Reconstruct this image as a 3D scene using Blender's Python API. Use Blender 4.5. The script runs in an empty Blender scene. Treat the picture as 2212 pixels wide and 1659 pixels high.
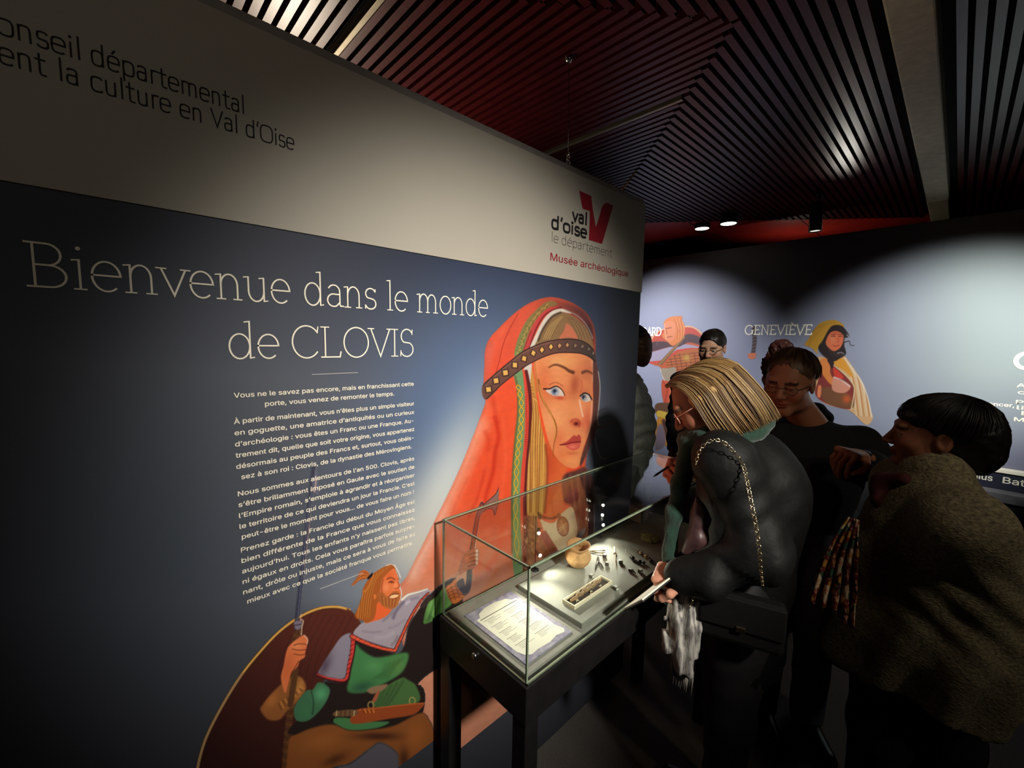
import bpy, bmesh, math, random
import numpy as np
from mathutils import Vector, Matrix
from mathutils.geometry import tessellate_polygon

# ---------------------------------------------------------------- camera, world, lights, exposure
sc = bpy.context.scene
COL = sc.collection
W, H = 2212, 1659
FL, YAW, PIT, ROL = 913.05, 0.80974, -0.10355, 0.018294
CAMZ = 1.62


def cam_axes(y, p, r):
    f = np.array([math.cos(y) * math.cos(p), math.sin(y) * math.cos(p), math.sin(p)])
    rt = np.array([math.sin(y), -math.cos(y), 0.0])
    up = np.cross(rt, f)
    return rt * math.cos(r) + up * math.sin(r), -rt * math.sin(r) + up * math.cos(r), f


RT, UP, FW = cam_axes(YAW, PIT, ROL)
cam = bpy.data.cameras.new('camera')
cam.sensor_fit = 'HORIZONTAL'
cam.sensor_width = 36.0
cam.lens = FL / W * 36.0
cam.clip_start = 0.02
cam.clip_end = 60
camo = bpy.data.objects.new('camera', cam)
COL.objects.link(camo)
camo.matrix_world = Matrix(((RT[0], UP[0], -FW[0], 0), (RT[1], UP[1], -FW[1], 0), (RT[2], UP[2], -FW[2], CAMZ), (0, 0, 0, 1)))
sc.camera = camo
sc.view_settings.view_transform = 'Standard'
sc.view_settings.look = 'None'
sc.view_settings.exposure = 0.0
sc.view_settings.gamma = 1.0
sc.view_settings.use_curve_mapping = False
sc.cycles.transparent_max_bounces = 40
sc.cycles.max_bounces = 8
sc.cycles.caustics_reflective = False
sc.cycles.caustics_refractive = False

world = bpy.data.worlds.new('dim_room')
sc.world = world
world.use_nodes = True
world.node_tree.nodes['Background'].inputs[0].default_value = (0.55, 0.5, 0.42, 1)
world.node_tree.nodes['Background'].inputs[1].default_value = 0.005


def spot(name, loc, aim, watts, deg, blend, col=(1, 0.93, 0.82), rad=0.03):
    l = bpy.data.lights.new(name, 'SPOT')
    l.energy = watts
    l.spot_size = math.radians(deg)
    l.spot_blend = blend
    l.color = col
    l.shadow_soft_size = rad
    o = bpy.data.objects.new(name, l)
    o.location = loc
    o.rotation_euler = (Vector(aim) - Vector(loc)).to_track_quat('-Z', 'Y').to_euler()
    COL.objects.link(o)
    return o


# exhibition spotlights, with unseen fill lamps added among them; no fixtures built for these
SPOTS = {
    'panel': ((0.50, -1.32, 2.50), (0.90, 1.0, 1.24), 375, 46, 0.92, (1.0, 0.95, 0.86), 0.10),
    'panel_fill': ((-0.30, -1.55, 2.50), (0.35, 1.0, 1.75), 13, 60, 1.0, (1.0, 0.92, 0.76), 0.06),  # unseen soft fill added to lift the header and title at the left
    'wall_a': ((2.20, 2.60, 2.50), (4.0, 1.93, 1.46), 370, 50, 0.95, (0.92, 0.94, 1.0), 0.04),
    'wall_b': ((2.30, -0.90, 2.55), (4.0, 0.10, 1.47), 400, 45, 0.95, (0.96, 1.0, 0.97), 0.04),
    'visitors': ((0.9, -0.8, 2.58), (1.5, 0.4, 1.5), 13, 56, 1.0, (1.0, 0.86, 0.62), 0.08),  # unseen weak front fill added for the visitors' hair and coats
    'lady': ((1.15, -1.7, 2.5), (1.85, -.05, 1.05), 16, 44, 1.0, (1.0, 0.9, 0.68), 0.08),  # unseen fill added to brighten the lady's cape
    'back_visitor_fill': ((1.75, -0.35, 2.56), (2.85, 1.15, 1.62), 95, 26, 0.8, (1.0, 0.93, 0.82), 0.05),  # unseen fill added to light the face of the tied-hair man
    'slat_fill': ((3.36, 0.58, 2.38), (2.5, 0.44, 2.60), 2.2, 80, 1.0, (1.0, 0.95, 0.85), 0.06),  # lamp added beside the black spotlight to put a highlight on the slats
    'red_ceiling_fill': ((4.45, 1.1, 2.1), (4.25, 0.9, 2.6), 3, 150, 1.0, (1.0, 0.9, 0.75), 0.05),  # unseen uplight added behind the back wall to brighten the flat red ceiling
    'behind': ((0.80, 2.6, 1.7), (0.45, 1.9, 2.6), 85, 120, 1.0, (1.0, 0.85, 0.66), 0.10),  # unseen lamp added beyond the panel to brighten the left ceiling slats
}
LAMPS = {k: spot('lamp_' + k, *v) for k, v in SPOTS.items()}


# ---------------------------------------------------------------- helpers
def lin(c):
    c = np.asarray(c, float) / 255.0
    return np.where(c <= 0.04045, c / 12.92, ((c + 0.055) / 1.055) ** 2.4)


def S(r, g, b, k=1.0):
    a = lin((r, g, b)) * k
    return (float(a[0]), float(a[1]), float(a[2]), 1.0)


def cray(px, py):
    return RT * (px - W / 2) / FL + UP * (H / 2 - py) / FL + FW


def at_y(px, py, d):
    r = cray(px, py)
    return r * (d / r[1]) + np.array([0, 0, CAMZ])


def at_x(px, py, d):
    r = cray(px, py)
    return r * (d / r[0]) + np.array([0, 0, CAMZ])


def at_z(px, py, z):
    r = cray(px, py)
    return r * ((z - CAMZ) / r[2]) + np.array([0, 0, CAMZ])


def mat(name, col, rough=0.6, metal=0.0, spec=0.5, noise=0.0, nscale=40, bump=0.0, bscale=80, emit=None, estr=0.0,
        attr=None, coat=0.0, stretch=None, col2=None, sheen=0.0):
    m = bpy.data.materials.new(name)
    m.use_nodes = True
    nt = m.node_tree
    b = nt.nodes['Principled BSDF']
    b.inputs['Base Color'].default_value = col
    b.inputs['Roughness'].default_value = rough
    b.inputs['Metallic'].default_value = metal
    b.inputs['Specular IOR Level'].default_value = spec
    b.inputs['Coat Weight'].default_value = coat
    b.inputs['Sheen Weight'].default_value = sheen
    if emit is not None:
        b.inputs['Emission Color'].default_value = emit
        b.inputs['Emission Strength'].default_value = estr
    if attr:
        a = nt.nodes.new('ShaderNodeVertexColor')
        a.layer_name = attr
        nt.links.new(a.outputs['Color'], b.inputs['Base Color'])
    if noise or bump:
        tc = nt.nodes.new('ShaderNodeTexCoord')
        src = tc.outputs['Object']
        if stretch:
            mp = nt.nodes.new('ShaderNodeMapping')
            mp.inputs['Scale'].default_value = stretch
            nt.links.new(src, mp.inputs['Vector'])
            src = mp.outputs['Vector']
    if noise:
        n = nt.nodes.new('ShaderNodeTexNoise')
        n.inputs['Scale'].default_value = nscale
        n.inputs['Detail'].default_value = 5
        nt.links.new(src, n.inputs['Vector'])
        r = nt.nodes.new('ShaderNodeValToRGB')
        r.color_ramp.elements[0].position = 0.32
        r.color_ramp.elements[1].position = 0.68
        c2 = col2 or tuple(min(1, v * (1 + noise)) for v in col[:3]) + (1,)
        r.color_ramp.elements[0].color = tuple(v * (1 - noise) for v in col[:3]) + (1,) if not col2 else col
        r.color_ramp.elements[1].color = c2
        nt.links.new(n.outputs['Fac'], r.inputs['Fac'])
        nt.links.new(r.outputs['Color'], b.inputs['Base Color'])
    if bump:
        n2 = nt.nodes.new('ShaderNodeTexNoise')
        n2.inputs['Scale'].default_value = bscale
        n2.inputs['Detail'].default_value = 4
        nt.links.new(src, n2.inputs['Vector'])
        bp = nt.nodes.new('ShaderNodeBump')
        bp.inputs['Strength'].default_value = bump
        bp.inputs['Distance'].default_value = 0.01
        nt.links.new(n2.outputs['Fac'], bp.inputs['Height'])
        nt.links.new(bp.outputs['Normal'], b.inputs['Normal'])
    return m


def tag(o, label=None, cat=None, group=None, kind=None):
    if label:
        o['label'] = label
    if cat:
        o['category'] = cat
    if group:
        o['group'] = group
    if kind:
        o['kind'] = kind
    return o


def empty(name, loc=(0, 0, 0), rz=0.0, label=None, cat=None, group=None, kind=None):
    o = bpy.data.objects.new(name, None)
    o.empty_display_size = 0.05
    o.location = loc
    o.rotation_euler = (0, 0, rz)
    COL.objects.link(o)
    return tag(o, label, cat, group, kind)


def link(name, me, m=None, parent=None, world=False):
    o = bpy.data.objects.new(name, me)
    COL.objects.link(o)
    if m is not None:
        for x in (m if isinstance(m, (list, tuple)) else [m]):
            me.materials.append(x)
    if parent is not None:
        o.parent = parent
        if world:      # vertices are in world space: undo the parent's transform
            o.matrix_parent_inverse = (Matrix.Translation(parent.location) @ parent.rotation_euler.to_matrix().to_4x4()).inverted()
    return o


class MB:
    """collects vertices and faces for ONE mesh"""

    def __init__(s):
        s.v = []
        s.f = []
        s.mi = []
        s.cur = 0
        s.sm = []
        s.smooth = False

    def add(s, vs, fs):
        n = len(s.v)
        s.v += [tuple(map(float, p)) for p in vs]
        s.f += [tuple(n + i for i in f) for f in fs]
        s.mi += [s.cur] * len(fs)
        s.sm += [s.smooth] * len(fs)

    def box(s, a, b, bev=0.0):
        x0, y0, z0 = np.minimum(a, b)
        x1, y1, z1 = np.maximum(a, b)
        if bev <= 0:
            s.add([(x0, y0, z0), (x1, y0, z0), (x1, y1, z0), (x0, y1, z0), (x0, y0, z1), (x1, y0, z1), (x1, y1, z1), (x0, y1, z1)],
                  [(0, 3, 2, 1), (4, 5, 6, 7), (0, 1, 5, 4), (1, 2, 6, 5), (2, 3, 7, 6), (3, 0, 4, 7)])
            return
        bm = bmesh.new()
        bmesh.ops.create_cube(bm, size=1, matrix=Matrix.Translation(((x0 + x1) / 2, (y0 + y1) / 2, (z0 + z1) / 2)) @ Matrix.Diagonal((x1 - x0, y1 - y0, z1 - z0, 1)))
        bmesh.ops.bevel(bm, geom=bm.edges[:], offset=bev, segments=2, affect='EDGES', profile=0.5)
        s.bm(bm)

    def bm(s, bm):
        bm.verts.index_update()
        s.add([v.co for v in bm.verts], [[v.index for v in f.verts] for f in bm.faces])
        bm.free()

    def xform_box(s, size, M, bev=0.0):
        bm = bmesh.new()
        bmesh.ops.create_cube(bm, size=1, matrix=Matrix.Diagonal((*size, 1)))
        if bev:
            bmesh.ops.bevel(bm, geom=bm.edges[:], offset=bev, segments=2, affect='EDGES', profile=0.5)
        bmesh.ops.transform(bm, matrix=M, verts=bm.verts[:])
        s.bm(bm)

    def tube(s, pts, r, n=10, caps=True, close=False):
        pts = [Vector(p) for p in pts]
        rr = r if isinstance(r, (list, tuple, np.ndarray)) else [r] * len(pts)
        base = len(s.v)
        vs = []
        fs = []
        T0 = None
        N = None
        L = len(pts)
        for i, p in enumerate(pts):
            if close:
                t = (pts[(i + 1) % L] - pts[i - 1]).normalized()
            else:
                t = (pts[min(i + 1, L - 1)] - pts[max(i - 1, 0)]).normalized()
            if N is None:
                a = Vector((0, 0, 1)) if abs(t.z) < 0.9 else Vector((1, 0, 0))
                N = t.cross(a).normalized()
            else:
                N = (N - t * N.dot(t)).normalized()
            B = t.cross(N)
            for k in range(n):
                a = 2 * math.pi * k / n
                vs.append(p + (N * math.cos(a) + B * math.sin(a)) * rr[i])
        for i in range(L if close else L - 1):
            for k in range(n):
                k2 = (k + 1) % n
                j = (i + 1) % L
                fs.append((i * n + k, i * n + k2, j * n + k2, j * n + k))
        if caps and not close:
            fs.append(tuple(range(n))[::-1])
            fs.append(tuple((L - 1) * n + k for k in range(n)))
        s.add(vs, fs)

    def lathe(s, prof, c=(0, 0, 0), n=40, fn=None):
        vs = []
        fs = []
        m = len(prof)
        for k in range(n):
            a = 2 * math.pi * k / n
            for i, (r, z) in enumerate(prof):
                p = np.array([r * math.cos(a), r * math.sin(a), z])
                if fn:
                    p = fn(p, a, i)
                vs.append((c[0] + p[0], c[1] + p[1], c[2] + p[2]))
        for k in range(n):
            k2 = (k + 1) % n
            for i in range(m - 1):
                fs.append((k * m + i, k2 * m + i, k2 * m + i + 1, k * m + i + 1))
        s.add(vs, fs)

    def sphere(s, c, r, n=12, m=8, sc3=(1, 1, 1)):
        vs = [(c[0], c[1], c[2] - r * sc3[2])]
        fs = []
        for i in range(1, m):
            t = math.pi * i / m - math.pi / 2
            for k in range(n):
                a = 2 * math.pi * k / n
                vs.append((c[0] + r * sc3[0] * math.cos(t) * math.cos(a), c[1] + r * sc3[1] * math.cos(t) * math.sin(a), c[2] + r * sc3[2] * math.sin(t)))
        vs.append((c[0], c[1], c[2] + r * sc3[2]))
        for k in range(n):
            k2 = (k + 1) % n
            fs.append((0, 1 + k2, 1 + k))
            for i in range(m - 2):
                a = 1 + i * n
                fs.append((a + k, a + k2, a + n + k2, a + n + k))
            a = 1 + (m - 2) * n
            fs.append((a + k, a + k2, len(vs) - 1))
        s.add(vs, fs)

    def prism(s, poly, h, M=None):
        """extrude a 2D polygon (list of (x, y)) by h along +z, then transform by M"""
        bm = bmesh.new()
        vs = [bm.verts.new((p[0], p[1], 0)) for p in poly]
        f = bm.faces.new(vs)
        r = bmesh.ops.extrude_face_region(bm, geom=[f])
        bmesh.ops.translate(bm, vec=(0, 0, h), verts=[g for g in r['geom'] if isinstance(g, bmesh.types.BMVert)])
        bmesh.ops.recalc_face_normals(bm, faces=bm.faces[:])
        bmesh.ops.triangulate(bm, faces=[f for f in bm.faces if len(f.verts) > 4])
        if M is not None:
            bmesh.ops.transform(bm, matrix=M, verts=bm.verts[:])
        s.bm(bm)

    def mesh(s, name):
        me = bpy.data.meshes.new(name)
        me.from_pydata(s.v, [], s.f)
        me.polygons.foreach_set('material_index', s.mi)
        me.polygons.foreach_set('use_smooth', s.sm)
        me.update()
        return me

    def build(s, name, m=None, parent=None, world=False, smooth=None):
        me = s.mesh(name)
        if smooth is not None:
            me.polygons.foreach_set('use_smooth', [smooth] * len(me.polygons))
        return link(name, me, m, parent, world)


def catmull(pts, n=8, closed=True):
    p = np.asarray(pts, float)
    L = len(p)
    out = []
    rng = range(L if closed else L - 1)
    for i in rng:
        if closed:
            a, b, c, d = p[i - 1], p[i], p[(i + 1) % L], p[(i + 2) % L]
        else:
            a, b, c, d = p[max(i - 1, 0)], p[i], p[i + 1], p[min(i + 2, L - 1)]
        for k in range(n):
            t = k / n
            out.append(0.5 * (2 * b + (c - a) * t + (2 * a - 5 * b + 4 * c - d) * t * t + (3 * b - a - 3 * c + d) * t ** 3))
    if not closed:
        out.append(p[-1])
    return np.array(out)


# ---------------------------------------------------------------- the setting
DECK = 0.84          # display case deck height
PY = 1.0             # face of the welcome panel (plane y)
BX = 4.0             # face of the blue back wall (plane x)
CEIL = CAMZ + 0.985

M_floor = mat('dark_carpet', S(104, 98, 92), 0.95, noise=0.35, nscale=260, bump=0.4, bscale=300)
M_dark = mat('dark_paint', S(38, 36, 38), 0.8, noise=0.15, nscale=6)
M_slat = mat('maroon_lacquer', S(74, 17, 20), 0.34, spec=0.36, noise=0.18, nscale=14, stretch=(1, 1, 1))
M_void = mat('black_void', S(14, 12, 12), 0.9, noise=0.2, nscale=8)
M_redceil = mat('red_lacquer', S(190, 44, 34), 0.36, spec=0.6, noise=0.15, nscale=5)
M_beam = mat('grey_concrete', S(200, 190, 160), 0.7, noise=0.12, nscale=30, bump=0.1)
M_joint = mat('pale_metal_joint', S(150, 140, 120), 0.35, metal=0.6, noise=0.1, nscale=20)
M_black = mat('black_metal', S(20, 20, 20), 0.4, spec=0.5, noise=0.2, nscale=30)
M_steel = mat('bright_steel', S(200, 198, 190), 0.25, metal=1.0, noise=0.06, nscale=50)

b = MB()
b.box((-4, -3.5, -0.05), (7.5, 4.5, 0))
tag(b.build('floor', M_floor), kind='structure')
for nm, a, c in (('wall_rear', (-4.1, -3.5, 0), (-4, 4.5, 3.0)), ('wall_right', (-4, -3.6, 0), (7.5, -3.5, 3.0)),
                 ('wall_far', (7.5, -3.5, 0), (7.6, 4.5, 3.0)), ('wall_left', (-4, 4.5, 0), (7.5, 4.6, 3.0))):
    b = MB()
    b.box(a, c)
    tag(b.build(nm, M_dark), kind='structure')

# slatted ceiling: radial mitres around a corner point
PXc, PYc = 1.451, 0.5575


def red_x(y):         # the line where the slats stop and the flat red ceiling starts
    return 3.26 + (1.91 - y) * (4.58 - 3.26) / (1.91 - 0.248)


b = MB()
b.box((-4, -3.5, CEIL + 0.06), (7.5, 4.5, CEIL + 0.12))
b.cur = 1
pit, fw, hh = 0.04, 0.024, 0.035


def bar_x(y, x0, x1):
    if x1 - x0 < 0.02:
        return
    b.box((x0, y - fw / 2, CEIL), (x1, y + fw / 2, CEIL + hh), 0.0)


def bar_y(x, y0, y1):
    if y1 - y0 < 0.02:
        return
    b.box((x - fw / 2, y0, CEIL), (x + fw / 2, y1, CEIL + hh), 0.0)


k = 0
y = -3.48
while y < 4.4:
    xr = red_x(y) if y > 0.12 else 7.4
    if 0.10 < y < 0.25:
        y += pit
        continue
    if y <= PYc:
        bar_x(y, -3.9, xr)
    else:
        bar_x(y, PXc + (y - PYc) + 0.004, xr)
        bar_x(y, -3.9, PXc - (y - PYc) / 0.775 - 0.004)
    y += pit
x = -3.9
while x < 3.6:
    y0 = PYc + max(x - PXc, -(x - PXc) * 0.775)
    y1 = 4.4
    if x > 1.5:      # stop at the red ceiling
        yr = 1.91 - (x - 3.26) / (4.58 - 3.26) * (1.91 - 0.248)
        y1 = min(4.4, yr)
    if abs(x - 0.634) > 0.022 and abs(x - 1.742) > 0.022:
        bar_y(x, y0 + 0.004, y1)
    x += pit
ceil = tag(b.build('ceiling', [M_void, M_slat]), kind='structure')

b = MB()
zr = CEIL + 0.004
b.box((0, 0, 0), (1, 1, 1))
b.v = [(red_x(4.4), 4.4, zr), (red_x(0.235), 0.235, zr), (7.4, 0.235, zr), (7.4, 4.4, zr),
       (red_x(4.4), 4.4, zr + .03), (red_x(0.235), 0.235, zr + .03), (7.4, 0.235, zr + .03), (7.4, 4.4, zr + .03)]
o = tag(b.build('trim_1', M_redceil), kind='structure')
b = MB()
for yy in (1.62, 2.3, 0.95):
    b.box((red_x(yy) + 0.02, yy - 0.003, zr - 0.002), (7.3, yy + 0.003, zr + 0.001))
b.build('seam', M_void, o)
b = MB()
b.box((-3.9, 0.128, CEIL - 0.03), (7.4, 0.232, CEIL + 0.05), 0.006)
tag(b.build('trim_2', M_beam), kind='structure')
for i, (jx, y0) in enumerate(((0.634, PYc + 0.64), (1.742, PYc + 0.30))):
    b = MB()
    b.box((jx - 0.009, y0, CEIL - 0.006), (jx + 0.009, 4.3, CEIL + 0.03), 0.002)
    tag(b.build('trim_%d' % (i + 3), M_joint), kind='structure')

# ---------------------------------------------------------------- printed artwork: a small paint engine
class Paint:
    """colours the vertices of a flat print; shapes are given in a frame set by .fr()"""

    def __init__(s, P, base):
        s.P = P
        s.c = base.copy()
        s.a = np.zeros(len(P))
        s.ox, s.oy, s.k = 0, 0, 1.0
        rs = np.random.RandomState(3)
        s.rs = rs

    def fr(s, ox, oy, k):
        s.ox, s.oy, s.k = ox, oy, k

    def T(s, pts):
        p = np.asarray(pts, float)
        return np.stack([s.ox + p[:, 0] / s.k, s.oy + p[:, 1] / s.k], 1)

    def M(s, pts, f=1.2, sm=True):
        q = s.T(pts)
        if sm:
            q = catmull(q, 5)
        lo = q.min(0) - f - 1
        hi = q.max(0) + f + 1
        idx = np.nonzero(np.all((s.P > lo) & (s.P < hi), 1))[0]
        out = np.zeros(len(s.P))
        if not len(idx):
            return out
        X, Y = s.P[idx, 0], s.P[idx, 1]
        ins = np.zeros(len(idx), bool)
        d2 = np.full(len(idx), 1e9)
        for i in range(len(q)):
            x0, y0 = q[i - 1]
            x1, y1 = q[i]
            if y0 != y1:
                cnd = (y0 > Y) != (y1 > Y)
                ins ^= cnd & (X < (x1 - x0) * (Y - y0) / (y1 - y0) + x0)
            dx, dy = x1 - x0, y1 - y0
            L = dx * dx + dy * dy + 1e-9
            t = np.clip(((X - x0) * dx + (Y - y0) * dy) / L, 0, 1)
            d2 = np.minimum(d2, (X - x0 - t * dx) ** 2 + (Y - y0 - t * dy) ** 2)
        d = np.sqrt(d2) * np.where(ins, 1, -1)
        out[idx] = np.clip(d / f * 0.5 + 0.5, 0, 1)
        return out

    def mix(s, al, col):
        col = np.asarray(col, float)
        s.c += (col - s.c) * al[:, None]

    def fill(s, m, col, op=1.0, solid=True):
        s.mix(m * op, col)
        if solid:
            s.a = np.maximum(s.a, m)
        return m

    def poly(s, pts, col, f=1.2, sm=True, op=1.0, solid=True, clip=None):
        m = s.M(pts, f, sm)
        if clip is not None:
            m = m * clip
        return s.fill(m, col, op, solid)

    def grad(s, m, p0, p1, c0, c1, op=1.0):
        q = s.T([p0, p1])
        d = q[1] - q[0]
        t = np.clip(((s.P - q[0]) @ d) / (d @ d), 0, 1)[:, None]
        s.mix(m * op, np.asarray(c0, float) * (1 - t) + np.asarray(c1, float) * t)

    def blob(s, cx, cy, rx, ry, col, op=1.0, rot=0.0, clip=None):
        q = s.T([(cx, cy)])[0]
        d = s.P - q
        c, n = math.cos(rot), math.sin(rot)
        u = (d[:, 0] * c + d[:, 1] * n) / (rx / s.k)
        v = (-d[:, 0] * n + d[:, 1] * c) / (ry / s.k)
        m = np.exp(-(u * u + v * v) * 1.2) * op
        if clip is not None:
            m = m * clip
        s.mix(m, col)

    def line(s, pts, w, col, op=1.0, f=0.9, clip=None, solid=False, sm=True, w1=None):
        q = s.T(pts)
        if sm and len(q) > 2:
            q = catmull(q, 5, False)
        w0 = w / s.k / 2
        we = (w if w1 is None else w1) / s.k / 2
        lo = q.min(0) - w0 - we - 2
        hi = q.max(0) + w0 + we + 2
        idx = np.nonzero(np.all((s.P > lo) & (s.P < hi), 1))[0]
        if not len(idx):
            return
        X, Y = s.P[idx, 0], s.P[idx, 1]
        best = np.full(len(idx), -1e9)
        n = len(q) - 1
        for i in range(n):
            x0, y0 = q[i]
            dx, dy = q[i + 1] - q[i]
            L = dx * dx + dy * dy + 1e-9
            t = np.clip(((X - x0) * dx + (Y - y0) * dy) / L, 0, 1)
            d = np.sqrt((X - x0 - t * dx) ** 2 + (Y - y0 - t * dy) ** 2)
            ww = w0 + (we - w0) * (i + t) / n
            best = np.maximum(best, ww - d)
        m = np.zeros(len(s.P))
        m[idx] = np.clip(best / f * 0.5 + 0.5, 0, 1) * op
        if clip is not None:
            m = m * clip
        s.mix(m, col)
        if solid:
            s.a = np.maximum(s.a, m)

    def mottle(s, m, amp, sc):
        ph = s.rs.rand(12, 3) * 6.28
        v = np.zeros(len(s.P))
        for i in range(12):
            ang = ph[i, 0]
            fr = (0.5 + 1.6 * i / 12) / sc
            v += np.sin((s.P[:, 0] * math.cos(ang) + s.P[:, 1] * math.sin(ang)) * fr * 6.28 + ph[i, 1] + 2 * np.sin(s.P[:, 1] * fr * 3 + ph[i, 2]))
        s.c *= 1 + (m * amp * v / 4)[:, None]


def grid_print(name, plane, u0, u1, v0, v1, step, painter, m, parent, base_fn, off=0.0012, cut=True, gain=1.0, solidify=0.0):
    """a flat print as a fine grid of coloured vertices; plane 'y' (u=x) or 'x' (u=-y)"""
    nu = int((u1 - u0) / step) + 1
    nv = int((v1 - v0) / step) + 1
    U, V = np.meshgrid(np.linspace(u0, u1, nu), np.linspace(v0, v1, nv))
    U = U.ravel()
    V = V.ravel()
    if plane == 'y':
        xyz = np.stack([U, np.full_like(U, PY - off), V], 1)
    else:
        xyz = np.stack([np.full_like(U, BX - off), -U, V], 1)
    rel = xyz - np.array([0, 0, CAMZ])
    z = rel @ FW
    P = np.stack([W / 2 + FL * (rel @ RT) / z, H / 2 - FL * (rel @ UP) / z], 1)
    pt = Paint(P, base_fn(P))
    painter(pt)
    keep = np.ones((nv - 1, nu - 1), bool)
    if cut:
        A = (pt.a > 0.35).reshape(nv, nu)
        keep = (A[:-1, :-1].astype(int) + A[1:, :-1] + A[:-1, 1:] + A[1:, 1:]) >= 2
    jj, ii = np.nonzero(keep)
    a = jj * nu + ii
    F = np.stack([a, a + 1, a + 1 + nu, a + nu], 1)
    used = np.unique(F)
    rem = np.full(len(P), -1)
    rem[used] = np.arange(len(used))
    F = rem[F]
    me = bpy.data.meshes.new(name)
    me.vertices.add(len(used))
    me.vertices.foreach_set('co', xyz[used].ravel())
    nf = len(F)
    me.loops.add(nf * 4)
    me.loops.foreach_set('vertex_index', F.ravel().astype(np.int32))
    me.polygons.add(nf)
    me.polygons.foreach_set('loop_start', np.arange(0, nf * 4, 4, dtype=np.int32))
    me.update()
    ca = me.color_attributes.new('ink', 'FLOAT_COLOR', 'POINT')
    c = lin(np.clip(pt.c[used], 0, 255)) * gain
    ca.data.foreach_set('color', np.concatenate([np.clip(c, 0, 0.95), np.ones((len(used), 1))], 1).astype(np.float32).ravel())
    return link(name, me, m, parent, True)


M_ink = mat('printed_ink', (1, 1, 1, 1), 0.55, spec=0.35, attr='ink')


def panel_base(P):
    x, y = P[:, 0], P[:, 1]
    n = len(P)
    c = np.zeros((n, 3))
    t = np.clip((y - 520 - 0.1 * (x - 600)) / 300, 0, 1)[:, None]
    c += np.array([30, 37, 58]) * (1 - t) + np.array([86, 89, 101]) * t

    def g(cx, cy, rx, ry, col, op, rot=0):
        nonlocal c
        dx, dy = x - cx, y - cy
        u = (dx * math.cos(rot) + dy * math.sin(rot)) / rx
        v = (-dx * math.sin(rot) + dy * math.cos(rot)) / ry
        m = (np.exp(-(u * u + v * v)) * op)[:, None]
        c = c + (np.array(col) - c) * m
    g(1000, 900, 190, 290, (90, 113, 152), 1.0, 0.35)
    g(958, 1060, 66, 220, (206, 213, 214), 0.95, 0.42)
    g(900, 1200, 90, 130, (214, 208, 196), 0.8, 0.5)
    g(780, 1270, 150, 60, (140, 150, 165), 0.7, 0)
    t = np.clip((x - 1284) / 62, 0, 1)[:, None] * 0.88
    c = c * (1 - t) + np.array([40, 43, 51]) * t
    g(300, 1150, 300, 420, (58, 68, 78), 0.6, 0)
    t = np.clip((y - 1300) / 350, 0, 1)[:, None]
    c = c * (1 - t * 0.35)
    return c


def panel_bg(p):
    p.a[:] = 1


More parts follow.
